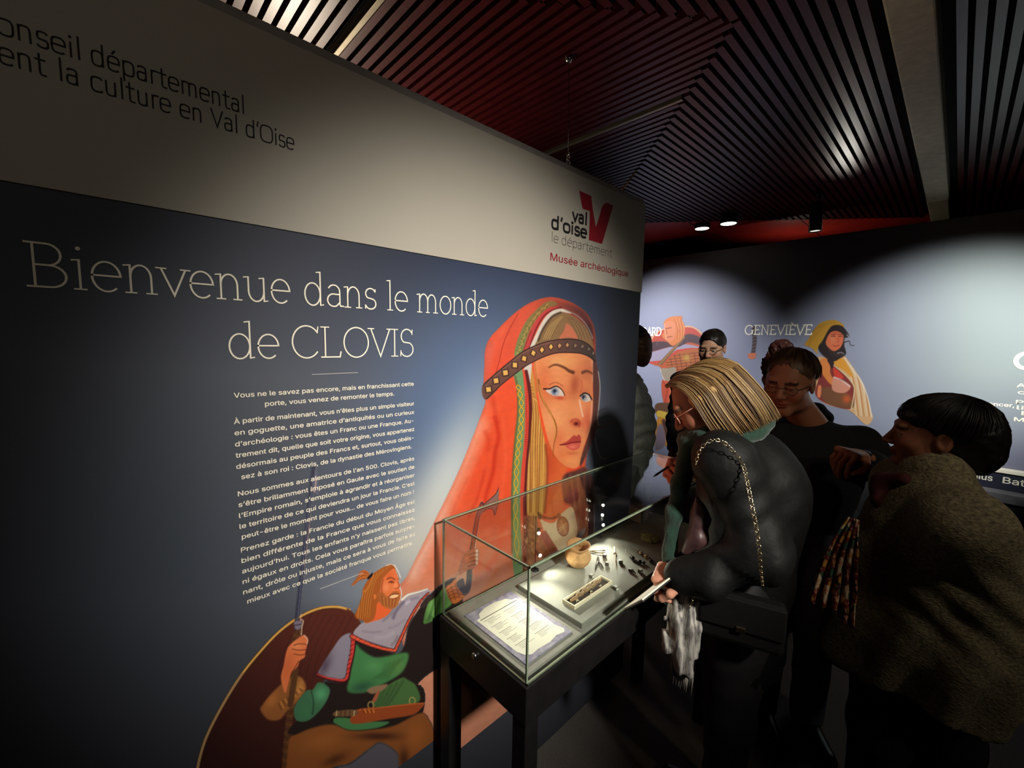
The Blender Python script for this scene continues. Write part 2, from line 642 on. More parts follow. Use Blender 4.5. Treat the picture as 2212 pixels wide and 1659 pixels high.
def paint_woman(p):
    G = (860, 600, 2.765)
    A = (1030, 630, 5.53)
    B = (860, 880, 4.6075)
    p.fr(*G)
    cl = p.M([(905, 122), (800, 150), (700, 215), (600, 310), (545, 375), (524, 450), (520, 560), (515, 690), (528, 740), (490, 850), (440, 980), (370, 1150),
              (300, 1300), (200, 1500), (120, 1660), (60, 1780), (-20, 1950), (100, 2400), (240, 2800), (700, 3300), (1250, 3300), (1280, 2200), (1150, 1700),
              (1100, 1500), (1110, 1150), (1160, 800), (1168, 560), (1172, 340), (1140, 240), (1080, 180), (1000, 140)], 7)
    p.fill(cl, (238, 82, 44))
    p.grad(cl, (640, 1300), (620, 1950), (238, 82, 44), (226, 150, 118))
    p.grad(cl * p.M([(500, 100), (1300, 100), (1300, 700), (400, 700)], 40, False), (700, 700), (900, 100), (240, 84, 52), (206, 84, 62))
    p.line([(540, 400), (520, 560), (515, 700)], 40, (150, 110, 130), 0.35, 9, cl)
    p.line([(480, 880), (380, 1130), (280, 1350), (180, 1560), (80, 1760)], 95, (244, 196, 176), 0.75, 13, cl)
    p.line([(560, 780), (430, 1100), (330, 1350)], 60, (250, 120, 80), 0.5, 14, cl)
    p.blob(760, 1000, 130, 320, (246, 92, 50), 0.6, 0, cl)
    p.blob(1010, 170, 190, 60, (120, 60, 56), 0.75, 0.25, cl)
    p.blob(1165, 300, 70, 190, (52, 36, 42), 1.0, -0.25, cl)
    p.blob(1100, 190, 90, 60, (84, 46, 48), .8, .5, cl)
    p.fr(*B)
    for q, w, c, o in (([(960, 100), (1000, 280), (965, 450), (945, 640), (880, 860), (860, 1000)], 34, (196, 32, 14), .6),
                       ([(860, 640), (830, 760), (790, 900), (700, 1100)], 18, (190, 36, 16), .45), ([(870, 250), (900, 340), (890, 420)], 40, (205, 50, 25), .4),
                       ([(700, 700), (600, 900), (500, 1150)], 14, (210, 60, 40), .35), ([(620, 1250), (580, 1420), (560, 1560)], 24, (214, 90, 66), .4),
                       ([(1040, 100), (1070, 500), (1030, 900)], 30, (250, 104, 62), .4), ([(1050, 1150), (1000, 1400), (900, 1600)], 60, (236, 84, 48), .5),
                       ([(850, 1350), (820, 1500), (780, 1650)], 50, (240, 110, 76), .5)):
        p.line(q, w, c, o, 4, cl)
    p.fr(*A)
    p.line([(500, 250), (380, 470), (310, 650), (275, 800), (240, 930), (200, 1060)], 9, (150, 36, 28), 0.75, 1.2, cl)
    p.line([(330, 420), (200, 640), (150, 850)], 60, (246, 110, 80), 0.35, 8, cl)
    p.line([(200, 1280), (210, 1400), (250, 1560)], 40, (205, 50, 28), 0.5, 5, cl)
    p.line([(120, 1330), (100, 1500), (40, 1640)], 30, (250, 140, 110), 0.5, 6, cl)
    # green braided border of the hood
    hoodin = p.poly([(960, 150), (880, 110), (790, 150), (700, 230), (600, 340), (530, 470), (480, 600), (450, 770), (545, 745), (580, 610), (625, 480), (690, 360), (770, 260), (860, 190)], (138, 120, 66), 1.5)
    p.grad(hoodin, (480, 760), (800, 180), (120, 138, 84), (140, 104, 62), 0.8)
    for t in range(9):
        x = [830, 770, 715, 665, 620, 585, 555, 530, 505][t]
        y = [170, 220, 280, 345, 415, 490, 565, 640, 710][t]
        p.line([(x - 22, y + 34), (x - 6, y + 2), (x + 20, y - 26)], 10, (206, 158, 76), 0.85, 0.7)
        p.line([(x - 34, y - 6), (x + 8, y + 12), (x + 4, y + 44)], 7, (92, 74, 36), 0.7, 0.7)
    p.poly([(1000, 180), (870, 195), (775, 265), (695, 365), (632, 485), (588, 612), (550, 740), (628, 680), (665, 560), (722, 420), (805, 290), (900, 222)], (196, 66, 64), 1.2)
    p.line([(1010, 185), (900, 222), (805, 290), (722, 420), (665, 560), (630, 670)], 18, (112, 28, 36), 0.9, 1)
    for t in range(14):
        x, y = 640 - t * 7, 470 + t * 18
        p.line([(x, y), (x + 10, y + 6)], 8, (70, 26, 28), .8, .6)
    # veil
    p.poly([(1000, 203), (900, 232), (812, 312), (742, 430), (680, 560), (635, 668), (700, 648), (735, 560), (785, 450), (835, 370), (905, 292), (1000, 246), (1060, 250), (1130, 262), (1080, 225)], (216, 204, 190), 1)
    p.line([(1060, 220), (1180, 275), (1270, 350), (1340, 450), (1385, 560)], 14, (150, 142, 134), .8, 1)
    # hair under the veil, forehead
    hr = p.poly([(1000, 244), (905, 290), (835, 370), (785, 450), (735, 560), (700, 660), (900, 600), (1100, 580), (1260, 600), (1390, 690), (1370, 560), (1300, 420), (1180, 310), (1080, 262)], (140, 106, 72), 1)
    p.line([(1000, 250), (905, 295), (830, 385), (775, 480), (735, 580)], 26, (70, 54, 44), 0.85, 1.5)
    for k in range(9):
        p.line([(1030 - k * 6, 300), (960 - k * 12, 400), (880 - k * 12, 560)], 11, (206, 176, 112) if k % 2 else (120, 84, 50), 0.7, 1, hr)
    for k in range(7):
        p.line([(1080 + k * 8, 310), (1150 + k * 18, 400), (1220 + k * 18, 560)], 9, (160, 122, 82) if k % 2 else (90, 66, 52), 0.6, 1, hr)
    p.poly([(1076, 380), (1040, 470), (985, 560), (1100, 548), (1205, 560), (1150, 450)], (200, 112, 82), 1.5)
    p.poly([(1210, 800), (1300, 700), (1390, 690), (1420, 800), (1430, 960), (1380, 960)], (84, 58, 52), 3)
    # neck and face
    p.fr(*G)
    nk = p.poly([(880, 980), (940, 1060), (1010, 1120), (992, 1200), (984, 1390), (930, 1440), (858, 1410), (866, 1200)], (226, 104, 52), 1.5)
    p.blob(900, 1100, 60, 130, (190, 62, 34), .6, 0, nk)
    p.blob(960, 1300, 40, 90, (236, 130, 76), .6, 0, nk)
    fc = p.poly([(820, 500), (920, 458), (1000, 448), (1100, 455), (1168, 492), (1163, 640), (1164, 760), (1152, 880), (1128, 960), (1104, 1030), (1088, 1108), (1055, 1138), (1000, 1124),
                 (940, 1064), (900, 980), (866, 850), (836, 700), (815, 560)], (232, 142, 90), 1.3)
    p.blob(950, 500, 120, 50, (232, 164, 104), .8, 0, fc)
    p.blob(870, 640, 50, 160, (222, 108, 66), .7, 0, fc)
    p.blob(930, 860, 90, 110, (246, 164, 108), .8, 0, fc)
    p.blob(990, 1070, 70, 60, (236, 124, 72), .8, 0, fc)
    p.blob(1130, 560, 50, 100, (196, 106, 74), .8, 0, fc)
    p.blob(1130, 850, 35, 90, (214, 96, 70), .8, 0, fc)
    p.blob(1055, 640, 34, 80, (172, 78, 52), .8, 0.1, fc)
    p.blob(1090, 780, 40, 60, (240, 150, 104), .6, 0, fc)
    p.blob(960, 960, 40, 70, (222, 100, 60), .5, .2, fc)
    p.blob(1040, 1090, 60, 30, (246, 160, 96), .6, 0, fc)
    p.blob(960, 690, 80, 40, (206, 96, 60), .5, 0, fc)
    p.blob(1115, 690, 40, 40, (186, 84, 60), .5, 0, fc)
    # features
    p.fr(*A)
    p.line([(860, 905), (940, 872), (1040, 905), (1100, 945), (1150, 965)], 14, (96, 50, 32), .9, 1.5, fc, w1=44)
    p.line([(1265, 965), (1320, 950), (1390, 985)], 40, (100, 56, 42), .85, 1.5, fc, w1=20)
    e = p.poly([(825, 1178), (895, 1150), (960, 1140), (1015, 1180), (1045, 1240), (960, 1250), (885, 1228)], (226, 204, 190), .8)
    p.blob(930, 1195, 44, 46, (96, 116, 150), 1, 0, e)
    p.blob(934, 1196, 32, 34, (110, 132, 166), 1, 0, e)
    p.blob(930, 1186, 22, 24, (24, 20, 30), 1, 0, e)
    p.blob(952, 1212, 12, 12, (200, 210, 225), 1)
    p.line([(800, 1162), (870, 1160), (945, 1130), (1010, 1165), (1052, 1242)], 18, (38, 16, 18), 1, .8, None, w1=8)
    p.line([(870, 1110), (950, 1085), (1030, 1130)], 10, (150, 66, 44), .8, 1.2, fc)
    p.blob(990, 1270, 60, 26, (190, 66, 44), .8, .1, fc)
    e = p.poly([(1240, 1255), (1280, 1222), (1335, 1232), (1365, 1290), (1310, 1318), (1262, 1300)], (220, 200, 188), .8)
    p.blob(1276, 1262, 36, 44, (84, 96, 116), 1, 0, e)
    p.blob(1274, 1258, 18, 22, (20, 18, 26), 1, 0, e)
    p.blob(1290, 1276, 9, 10, (196, 204, 216), 1)
    p.line([(1235, 1246), (1285, 1212), (1340, 1232), (1374, 1292)], 16, (36, 18, 20), 1, .8)
    p.line([(1240, 1200), (1260, 1130), (1250, 1060)], 16, (180, 82, 58), .5, 2, fc)
    p.line([(1228, 1300), (1245, 1400), (1268, 1490)], 15, (246, 214, 190), .8, 1.5, fc)
    p.fr(*G)
    p.blob(1062, 868, 36, 24, (196, 74, 50), .9, .1, fc)
    p.blob(1064, 872, 15, 12, (84, 20, 18), 1, 0, fc)
    p.line([(1030, 862), (1046, 846), (1074, 848), (1086, 866), (1080, 890)], 8, (176, 60, 44), .7, 1, fc)
    p.poly([(968, 998), (1010, 976), (1048, 942), (1066, 946), (1080, 936), (1092, 956), (1086, 986), (1040, 988), (1000, 1000)], (186, 68, 58), 1)
    p.poly([(1000, 998), (1040, 988), (1087, 984), (1082, 1016), (1050, 1032), (1016, 1022)], (214, 92, 76), 1)
    p.blob(1045, 1010, 22, 8, (240, 140, 118), .7)
    p.line([(968, 998), (1000, 995), (1040, 984), (1090, 981)], 7, (112, 28, 30), .9, .8)
    p.blob(1040, 1048, 36, 12, (196, 92, 58), .6, 0, fc)
    p.line([(1160, 500), (1166, 560), (1164, 620)], 9, (226, 190, 170), .6, 1.2)
    p.line([(1158, 730), (1150, 860), (1130, 950)], 8, (228, 186, 170), .5, 1.2, fc)
    # long blonde hair and the border below the headband
    hb = p.poly([(776, 520), (806, 560), (826, 700), (846, 840), (880, 1000), (890, 1150), (874, 1400), (770, 1410), (756, 1100), (772, 900), (786, 720)], (206, 142, 68), 1.5)
    for k in range(13):
        x = 784 + k * 7
        p.line([(788 + k * 2, 600 + k * 10), (x + 4, 800), (x, 1000), (x - 8 + (k % 3) * 6, 1400)], 7, [(240, 190, 102), (140, 78, 34), (222, 162, 78), (170, 100, 44)][k % 4], .75, 1, hb)
    p.line([(880, 1000), (892, 1150), (876, 1400)], 14, (150, 60, 34), .7, 2)
    p.line([(838, 610), (856, 710), (905, 800), (940, 870), (946, 930), (930, 1000), (926, 1070)], 13, (160, 92, 38), 1, 1, None, w1=4)
    p.line([(842, 640), (866, 730), (915, 820), (938, 900), (930, 960)], 5, (226, 160, 80), .9, .8)
    p.line([(810, 480), (822, 560), (830, 680)], 10, (196, 120, 60), .9, 1.2)
    p.fr(*A)
    p.poly([(560, 960), (585, 890), (655, 858), (645, 1000), (632, 1090)], (214, 204, 194), 1)
    p.fr(*G)
    p.line([(764, 560), (782, 660), (790, 780), (782, 900), (776, 1000), (764, 1120), (756, 1300), (760, 1500)], 22, (92, 30, 30), 1, 1.2)
    p.line([(745, 560), (762, 660), (770, 780), (768, 900), (762, 1000), (750, 1120), (740, 1300)], 22, (226, 72, 54), 1, 1)
    for k in range(40):
        p.line([(764 + 6 * math.sin(k * .4), 600 + k * 14), (770, 604 + k * 14)], 4, (120, 26, 26), .8, .6)
    gb = p.poly([(690, 575), (735, 535), (752, 640), (758, 760), (756, 900), (748, 1020), (738, 1120), (730, 1250), (728, 1440), (740, 1660), (750, 1800), (700, 1800), (682, 1660), (676, 1500),
                 (676, 1300), (684, 1130), (698, 950), (712, 800), (708, 660)], (116, 152, 104), 1.2)
    p.line([(700, 590), (712, 660), (716, 800), (700, 960), (686, 1130), (680, 1300), (680, 1640)], 12, (96, 92, 48), .7, 1.2)
    path = catmull([(716, 640), (735, 740), (735, 860), (722, 980), (710, 1100), (704, 1250), (702, 1440), (714, 1700)], 24, False)
    for sg in (1, -1):
        wv = [(q[0] + sg * 13 * math.sin(i * 0.31), q[1]) for i, q in enumerate(path)]
        p.line(wv, 7.5, (150, 96, 22), .8, .8, None, sm=False)
        p.line(wv, 5, (240, 190, 56), 1, .7, None, sm=False)
    # drapery right of the face
    dr = p.poly([(1166, 490), (1192, 540), (1204, 640), (1198, 780), (1192, 870), (1172, 950), (1150, 1000), (1096, 1120), (1086, 1104), (1106, 1030), (1130, 960), (1154, 880), (1165, 760), (1164, 600)], (92, 56, 52), 1.5)
    p.line([(1195, 560), (1206, 650), (1198, 780), (1190, 850), (1204, 895)], 7, (176, 170, 170), .8, 1, None, solid=True)
    p.line([(1194, 890), (1232, 892), (1262, 858), (1290, 856), (1310, 880)], 13, (86, 44, 44), .9, 1.2, None, solid=True, w1=3)
    p.line([(1200, 800), (1230, 782), (1258, 786)], 9, (60, 54, 58), .8, 1.5, None, solid=True, w1=3)
    p.line([(1178, 960), (1190, 1030), (1216, 1080), (1250, 1076)], 9, (190, 182, 180), .8, 1.2, None, solid=True, w1=3)
    p.line([(1160, 1000), (1176, 1060), (1200, 1090)], 7, (140, 130, 130), .7, 1.2, None, solid=True, w1=3)
    # shoulder drapery, tunic, necklace
    dp = p.poly([(984, 1190), (1060, 1150), (1130, 1140), (1190, 1300), (1180, 1500), (1080, 1600), (1060, 1480), (1040, 1370), (990, 1330)], (98, 54, 48), 3)
    for k in range(8):
        p.line([(1010 + k * 20, 1180), (1030 + k * 17, 1300), (1060 + k * 12, 1470)], 9, (150, 90, 74) if k % 2 else (62, 34, 34), .7, 1.5, dp)
    p.poly([(838, 1412), (872, 1452), (930, 1462), (982, 1402), (1040, 1370), (1066, 1460), (1066, 1540), (990, 1640), (940, 1690), (900, 1600)], (222, 202, 166), 1.3)
    p.fr(*B)
    p.poly([(1400, 1250), (1470, 1225), (1640, 1500), (1560, 1540)], (146, 52, 56), 1.2, False)
    p.poly([(1255, 1080), (1370, 1080), (1400, 1250), (1540, 1520), (1480, 1700), (1240, 1700), (1230, 1350)], (150, 92, 62), 2, False)
    rr = random.Random(5)
    for k in range(60):
        x = 1245 + rr.random() * 190
        y = 1085 + rr.random() * 480
        p.line([(x, y), (x + rr.uniform(-30, 30), y + rr.uniform(8, 40))], rr.uniform(8, 22), rr.choice([(214, 160, 104), (96, 50, 40), (180, 116, 78), (120, 64, 50), (200, 96, 60)]), .7, 1.2)
    p.line([(1395, 1055), (1440, 1090), (1530, 1105), (1605, 1075)], 24, (116, 52, 34), .95, 1)
    p.poly([(1385, 1040), (1430, 1070), (1425, 1110), (1395, 1100)], (96, 44, 34), .8)
    p.poly([(1590, 1050), (1620, 1070), (1610, 1110), (1580, 1090)], (140, 84, 56), .8)
    el = [(1640 + 62 * math.cos(t) + 8 * math.sin(t), 1185 + 100 * math.sin(t)) for t in np.linspace(0, 6.28, 14)[:-1]]
    md = p.poly(el, (112, 62, 38), .9)
    p.poly([(1640 + (x - 1640) * .8, 1185 + (y - 1185) * .84) for x, y in el], (156, 98, 58), .9)
    p.line([(1605, 1205), (1680, 1150)], 13, (206, 152, 100), .9, .8)
    p.line([(1600, 1235), (1665, 1185)], 11, (206, 152, 100), .9, .8)
    p.line([(1620, 1130), (1670, 1250)], 11, (206, 152, 100), .9, .8)
    # headband
    p.fr(*A)
    hbm = p.poly([(66, 1130), (200, 1000), (400, 832), (560, 710), (750, 622), (900, 580), (1050, 563), (1200, 570), (1320, 618), (1390, 690), (1416, 760), (1420, 845), (1350, 785), (1250, 742), (1100, 730),
                  (950, 737), (800, 782), (600, 882), (450, 992), (300, 1110), (110, 1290)], (110, 72, 62), 1)
    p.grad(hbm, (900, 600), (1400, 700), (110, 72, 62), (66, 56, 54))
    p.line([(75, 1120), (200, 1000), (400, 832), (560, 712), (750, 625), (900, 585), (1050, 568), (1200, 575), (1320, 622), (1390, 692)], 11, (44, 24, 26), .95, .8)
    p.line([(115, 1280), (300, 1105), (450, 988), (600, 878), (800, 778), (950, 733), (1100, 728), (1250, 740), (1350, 782), (1415, 838)], 10, (44, 24, 26), .95, .8)
    p.line([(100, 1135), (215, 1012), (410, 850), (565, 728), (755, 640), (900, 600)], 5, (190, 140, 110), .6, .6)
    cs = [(140, 1170), (230, 1065), (342, 970), (455, 878), (565, 800), (675, 735), (777, 697), (885, 660), (988, 648), (1080, 640), (1175, 648), (1258, 658), (1335, 690), (1388, 740)]
    for i, (cx, cy) in enumerate(cs):
        r = 44 if i < 5 else 42 - (i - 5) * 2.6
        dia = min(1.0, max(0.0, (i - 2) / 4))
        sqr = [(-.8, -.8), (.8, -.8), (.8, .8), (-.8, .8)]
        dmd = [(0, -1.05), (.75, 0), (0, 1.05), (-.75, 0)]
        rot = -0.45 * (1 - dia)
        pts = []
        pts2 = []
        for (ax, ay), (bx, by) in zip(sqr, dmd):
            x, y = ax * (1 - dia) + bx * dia, ay * (1 - dia) + by * dia
            x, y = x * math.cos(rot) - y * math.sin(rot) * .3, y * math.cos(rot) + x * math.sin(rot) * .3
            pts.append((cx + x * r * 1.32, cy + y * r * 1.28))
            pts2.append((cx + x * r * .86, cy + y * r * .86))
        col = (236, 178, 92) if i < 8 else [(204, 144, 96), (190, 136, 92), (140, 112, 88), (124, 106, 88), (116, 104, 92), (120, 112, 104)][i - 8]
        p.poly(pts, (52, 28, 30), .8, False, clip=hbm)
        p.poly(pts2, col, .8, False, clip=hbm)
        p.line([pts2[0], pts2[1]], 6, (255, 220, 150), .5, .6)
    p.mottle(cl, 0.018, 30)


def paint_warrior(p):
    W1 = (740, 1200, 6.38)
    W2 = (410, 1280, 4.378)
    W3 = (640, 1350, 5.369)
    G4 = (400, 1180, 3.463)
    B = (860, 880, 4.6075)
    C6 = (480, 960, 4.609)
    p.fr(*G4)
    arc = [(1230, 474), (1130, 453), (1000, 466), (850, 532), (700, 642), (560, 790), (430, 950), (320, 1120), (220, 1300), (150, 1450), (105, 1600), (85, 1720), (70, 1850)]
    sh = p.poly(arc + [(400, 2300), (900, 2300), (900, 1700), (960, 1200), (1100, 900), (1250, 720), (1320, 600)], (74, 32, 24), 1.2)
    p.grad(sh, (900, 600), (300, 1600), (84, 36, 27), (44, 18, 16))
    for k in range(8):
        p.line([(900 + k * 50, 500 + k * 3), (700 + k * 55, 900), (560 + k * 60, 1659)], 5, (50, 20, 16), .5, 1, sh)
    p.line(arc[1:], 24, (44, 26, 18), 1, 1, None, solid=True)
    p.line(arc, 17, (214, 160, 76), 1, 1, None, solid=True)
    p.line(arc[6:], 15, (150, 122, 92), .8, 1.5, None)
    p.line([(1215, 470), (1280, 530), (1318, 600)], 12, (90, 40, 26), 1, 1)
    # spear
    p.fr(*C6)
    p.poly([(905, 150), (935, 240), (960, 430), (950, 500), (900, 470), (860, 520), (870, 420), (900, 260)], (100, 92, 116), 2.5, True, .55)
    p.line([(915, 180), (880, 470), (850, 760), (790, 1300), (752, 1659), (735, 1830)], 36, (44, 44, 62), .85, 1.2, None, solid=True, w1=44)
    p.line([(908, 330), (838, 860), (760, 1640), (742, 1800)], 7, (110, 112, 140), .8, .8)
    p.line([(940, 330), (862, 860), (790, 1640), (772, 1800)], 8, (214, 170, 152), .9, .8)
    p.fr(*W2)
    p.line([(1030, 380), (1000, 440), (975, 800), (960, 1050), (930, 1300), (900, 1659)], 62, (84, 50, 28), 1, 1.5)
    for k in range(30):
        y = 400 + k * 42
        x = 1015 - k * 4
        p.line([(x - 30, y), (x + 10, y + 14), (x + 34, y + 6)], 8, (50, 28, 18) if k % 2 else (120, 78, 44), .7, 1)
    p.poly([(985, 290), (1010, 268), (1055, 270), (1062, 300), (1040, 345), (1000, 345)], (120, 108, 124), 1)
    p.line([(990, 310), (1055, 300)], 10, (44, 38, 52), .9, .8)
    p.line([(1050, 255), (1072, 270), (1060, 330), (1055, 400)], 8, (236, 214, 190), .9, .8)
    # forearm and left hand on the spear
    el = p.poly([(860, 870), (760, 970), (690, 1060), (668, 1110), (740, 1200), (850, 1200), (930, 1110), (1010, 1040), (1100, 910), (1050, 800), (960, 800)], (140, 84, 42), 2.5)
    p.blob(770, 1020, 60, 90, (176, 106, 52), .8, .6, el)
    p.blob(1040, 900, 40, 100, (190, 130, 66), .8, .3, el)
    for k in range(12):
        p.line([(840 + k * 20, 1050 - k * 14), (870 + k * 19, 1110 - k * 18)], 12, (206, 140, 70) if k % 2 else (92, 50, 26), .7, 1.2, el)
    p.line([(1000, 740), (975, 900), (950, 1060)], 56, (84, 52, 28), 1, 1.5)
    hd = p.poly([(935, 510), (1010, 442), (1078, 402), (1116, 440), (1110, 495), (1094, 560), (1086, 612), (1040, 645), (1020, 700), (960, 762), (930, 860), (905, 952), (875, 880), (863, 790), (888, 690), (908, 580)],
                (214, 112, 66), 1.2)
    p.blob(930, 700, 60, 140, (190, 88, 50), .6, .2, hd)
    p.blob(1010, 500, 60, 50, (232, 140, 92), .7, 0, hd)
    for q in ([(985, 500), (1030, 485), (1110, 490)], [(970, 535), (1030, 545), (1100, 540)], [(985, 580), (1040, 590), (1090, 585)], [(1030, 650), (1000, 700), (960, 760)]):
        p.line(q, 9, (96, 40, 26), .8, .9)
    p.line([(1078, 404), (1112, 440), (1108, 490)], 7, (246, 220, 196), .8, .8)
    # dark clothing behind
    p.fr(*W3)
    p.poly([(1180, 330), (1300, 20), (1380, -120), (1620, -420), (1900, -500), (1900, 300), (1620, 510), (1480, 610), (1400, 720), (1420, 920), (1000, 960), (450, 1010), (200, 1180), (-80, 1270), (-60, 1180),
            (150, 1000), (340, 830), (330, 660), (600, 640), (690, 180)], (34, 24, 22), 2)
    p.poly([(-80, 1300), (100, 1130), (330, 860), (640, 760), (1000, 760), (1440, 700), (1470, 1000), (1300, 1150), (900, 1250), (620, 1262), (420, 1200), (200, 1235), (0, 1315)], (34, 24, 22), 1.5)
    # tunic
    tn = p.poly([(690, 230), (760, 290), (900, 372), (1050, 362), (1180, 330), (1296, 330), (1284, 440), (1200, 570), (1000, 690), (800, 780), (600, 770), (620, 600), (655, 420)], (66, 122, 70), 3)
    p.blob(1180, 480, 120, 120, (90, 128, 66), .8, 0, tn)
    p.blob(760, 720, 150, 70, (40, 74, 56), .8, -.3, tn)
    p.blob(900, 480, 120, 80, (88, 150, 90), .6, 0, tn)
    for k in range(5):
        p.line([(1240 - k * 50, 380 + k * 20), (1150 - k * 40, 480 + k * 20), (1060 - k * 40, 620)], 16, (48, 84, 44), .5, 3, tn)
    lt = p.poly([(930, 800), (1200, 620), (1300, 640), (1396, 720), (1402, 905), (920, 952)], (70, 104, 56), 2)
    for k in range(5):
        p.line([(1240 - k * 70, 650 + k * 25), (1150 - k * 50, 800), (1060 - k * 40, 930)], 22, (40, 62, 36), .55, 3, lt)
    p.poly([(450, 1080), (600, 1080), (720, 1110), (900, 1120), (1080, 1130), (900, 1206), (620, 1222), (450, 1150)], (66, 118, 70), 1.5)
    p.line([(450, 1150), (620, 1225), (900, 1208), (1100, 1160)], 16, (26, 30, 24), .9, 1.5)
    # sleeve
    p.fr(*W2)
    sl = p.poly([(1000, 1060), (1100, 930), (1160, 920), (1215, 850), (1290, 875), (1325, 940), (1260, 1080), (1130, 1205), (1020, 1215), (985, 1150)], (60, 104, 72), 1.5)
    p.blob(1240, 960, 70, 80, (86, 160, 110), .9, .4, sl)
    p.blob(1090, 1130, 60, 70, (60, 112, 72), .9, .4, sl)
    p.line([(1150, 930), (1170, 1040), (1160, 1150)], 10, (26, 44, 34), .8, 1.5, sl)
    # belt, knife
    p.fr(*W3)
    p.poly([(820, 760), (880, 720), (960, 700), (1060, 690), (1000, 760), (880, 800)], (136, 106, 80), 1.5)
    p.poly([(890, 860), (930, 785), (962, 780), (925, 880), (880, 905)], (160, 82, 58), 1)
    for c in ((865, 930), (1345, 880)):
        p.line([(c[0] + 34 * math.cos(t), c[1] + 40 * math.sin(t)) for t in np.linspace(0, 6.28, 10)], 13, (170, 146, 84), .9, .8)
    p.poly([(700, 985), (1000, 950), (1330, 912), (1484, 905), (1452, 965), (1350, 1042), (1100, 1084), (650, 1146)], (146, 66, 30), 1.2)
    p.line([(705, 990), (1000, 956), (1330, 920), (1480, 908)], 12, (190, 96, 44), .8, 1)
    for k in range(6):
        p.line([(770 + k * 24, 985), (790 + k * 22, 1015)], 16, (222, 130, 44) if k % 2 else (110, 46, 18), .8, 1)
    p.poly([(458, 1002), (690, 984), (690, 1050), (448, 1058)], (110, 78, 52), 1)
    for x in (470, 520, 570, 625, 675):
        p.line([(x, 998), (x - 6, 1052)], 12, (214, 186, 128) if x in (470, 675) else (60, 40, 28), .8, 1)
    # trousers
    tr = p.poly([(-80, 1320), (0, 1270), (200, 1190), (420, 1155), (620, 1224), (900, 1212), (1150, 1162), (1450, 1020), (1560, 1130), (1620, 1240), (1900, 1300), (1900, 2000), (1250, 2000), (1190, 1640),
                 (1170, 1480), (980, 1360), (850, 1430), (620, 1600), (380, 1680), (200, 2000), (-130, 2000), (-110, 1600)], (130, 74, 34), 2.5)
    p.blob(300, 1350, 260, 110, (150, 88, 42), .8, -.2, tr)
    p.blob(950, 1290, 280, 50, (60, 30, 18), .9, 0, tr)
    p.blob(450, 1560, 160, 60, (70, 36, 20), .8, -.4, tr)
    p.blob(1380, 1300, 130, 180, (156, 88, 40), .8, .3, tr)
    p.blob(1250, 1560, 60, 140, (60, 30, 20), .8, 0, tr)
    p.fr(*W3)
    p.poly([(980, 1375), (1160, 1490), (1185, 1650), (1240, 2000), (300, 2000), (420, 1690), (640, 1610), (860, 1440)], (84, 80, 88), 2)
    # mantle
    p.fr(*W3)
    ml = p.poly([(530, 132), (650, 110), (625, 330), (565, 600), (420, 612), (260, 570), (300, 470), (420, 280)], (136, 128, 142), 1.5)
    p.blob(330, 470, 70, 160, (70, 52, 70), .7, .4, ml)
    p.line([(664, 120), (655, 300), (615, 480), (575, 645), (430, 640), (330, 612), (230, 566)], 62, (52, 14, 22), 1, 1.2, None, solid=True, w1=30)
    p.line([(660, 125), (650, 300), (610, 480), (572, 630), (430, 628), (330, 604), (240, 568)], 44, (206, 62, 54), 1, 1, None, w1=12)
    for k in range(8):
        p.line([(636 - k * 9, 190 + k * 55), (672 - k * 9, 170 + k * 55)], 9, (84, 20, 20), .9, .7)
    p.fr(*W1)
    m2 = p.poly([(230, 960), (330, 910), (450, 890), (600, 842), (740, 720), (870, 575), (1000, 520), (1170, 468), (1205, 530), (1070, 650), (910, 900), (725, 1290), (600, 1256), (400, 1194), (150, 1100)], (158, 146, 156), 1.2)
    for q, w, c in (([(700, 860), (740, 760), (840, 640)], 36, (84, 76, 100)), ([(560, 900), (620, 850), (690, 790)], 20, (104, 96, 116)), ([(900, 640), (960, 600), (1040, 580)], 20, (110, 100, 122)),
                    ([(280, 1040), (400, 1060), (520, 1050)], 14, (120, 108, 122)), ([(640, 1000), (760, 960), (860, 880)], 18, (128, 118, 132)), ([(680, 1230), (730, 1180), (760, 1120)], 26, (110, 96, 100)),
                    ([(880, 660), (920, 630)], 30, (214, 206, 220)), ([(460, 1130), (600, 1120), (700, 1060)], 40, (172, 160, 168))):
        p.line(q, w, c, .7, 3, m2)
    p.line([(820, 610), (900, 545), (1040, 505), (1170, 462)], 30, (240, 228, 208), .95, 1.5, None, solid=True, w1=12)
    tri = [(130, 1112), (240, 1170), (400, 1235), (560, 1284), (722, 1312), (800, 1150), (905, 915), (1005, 735), (1085, 615), (1180, 520)]
    p.line(tri, 66, (44, 16, 22), 1, 1.2, None, solid=True, sm=False, w1=30)
    p.line(tri, 46, (226, 82, 54), 1, 1, None, sm=False, w1=14)
    for k in range(20):
        t = k / 19 * (len(tri) - 1.01)
        i = int(t)
        f = t - i
        x = tri[i][0] * (1 - f) + tri[i + 1][0] * f
        y = tri[i][1] * (1 - f) + tri[i + 1][1] * f
        p.line([(x - 18, y + 18), (x + 4, y + 4), (x + 14, y - 18)], 8, (110, 24, 20), .9, .7)
        p.line([(x - 6, y + 18), (x + 14, y + 2)], 6, (246, 170, 90), .7, .7)
    p.poly([(1190, 540), (1232, 580), (1130, 720), (1070, 690)], (50, 38, 38), 1)
    # raised right arm
    ar = p.poly([(1120, 880), (1180, 660), (1290, 570), (1400, 440), (1445, 500), (1510, 650), (1400, 760), (1290, 870), (1140, 940)], (96, 146, 72), 1.5)
    p.blob(1180, 860, 70, 100, (50, 76, 40), .8, .5, ar)
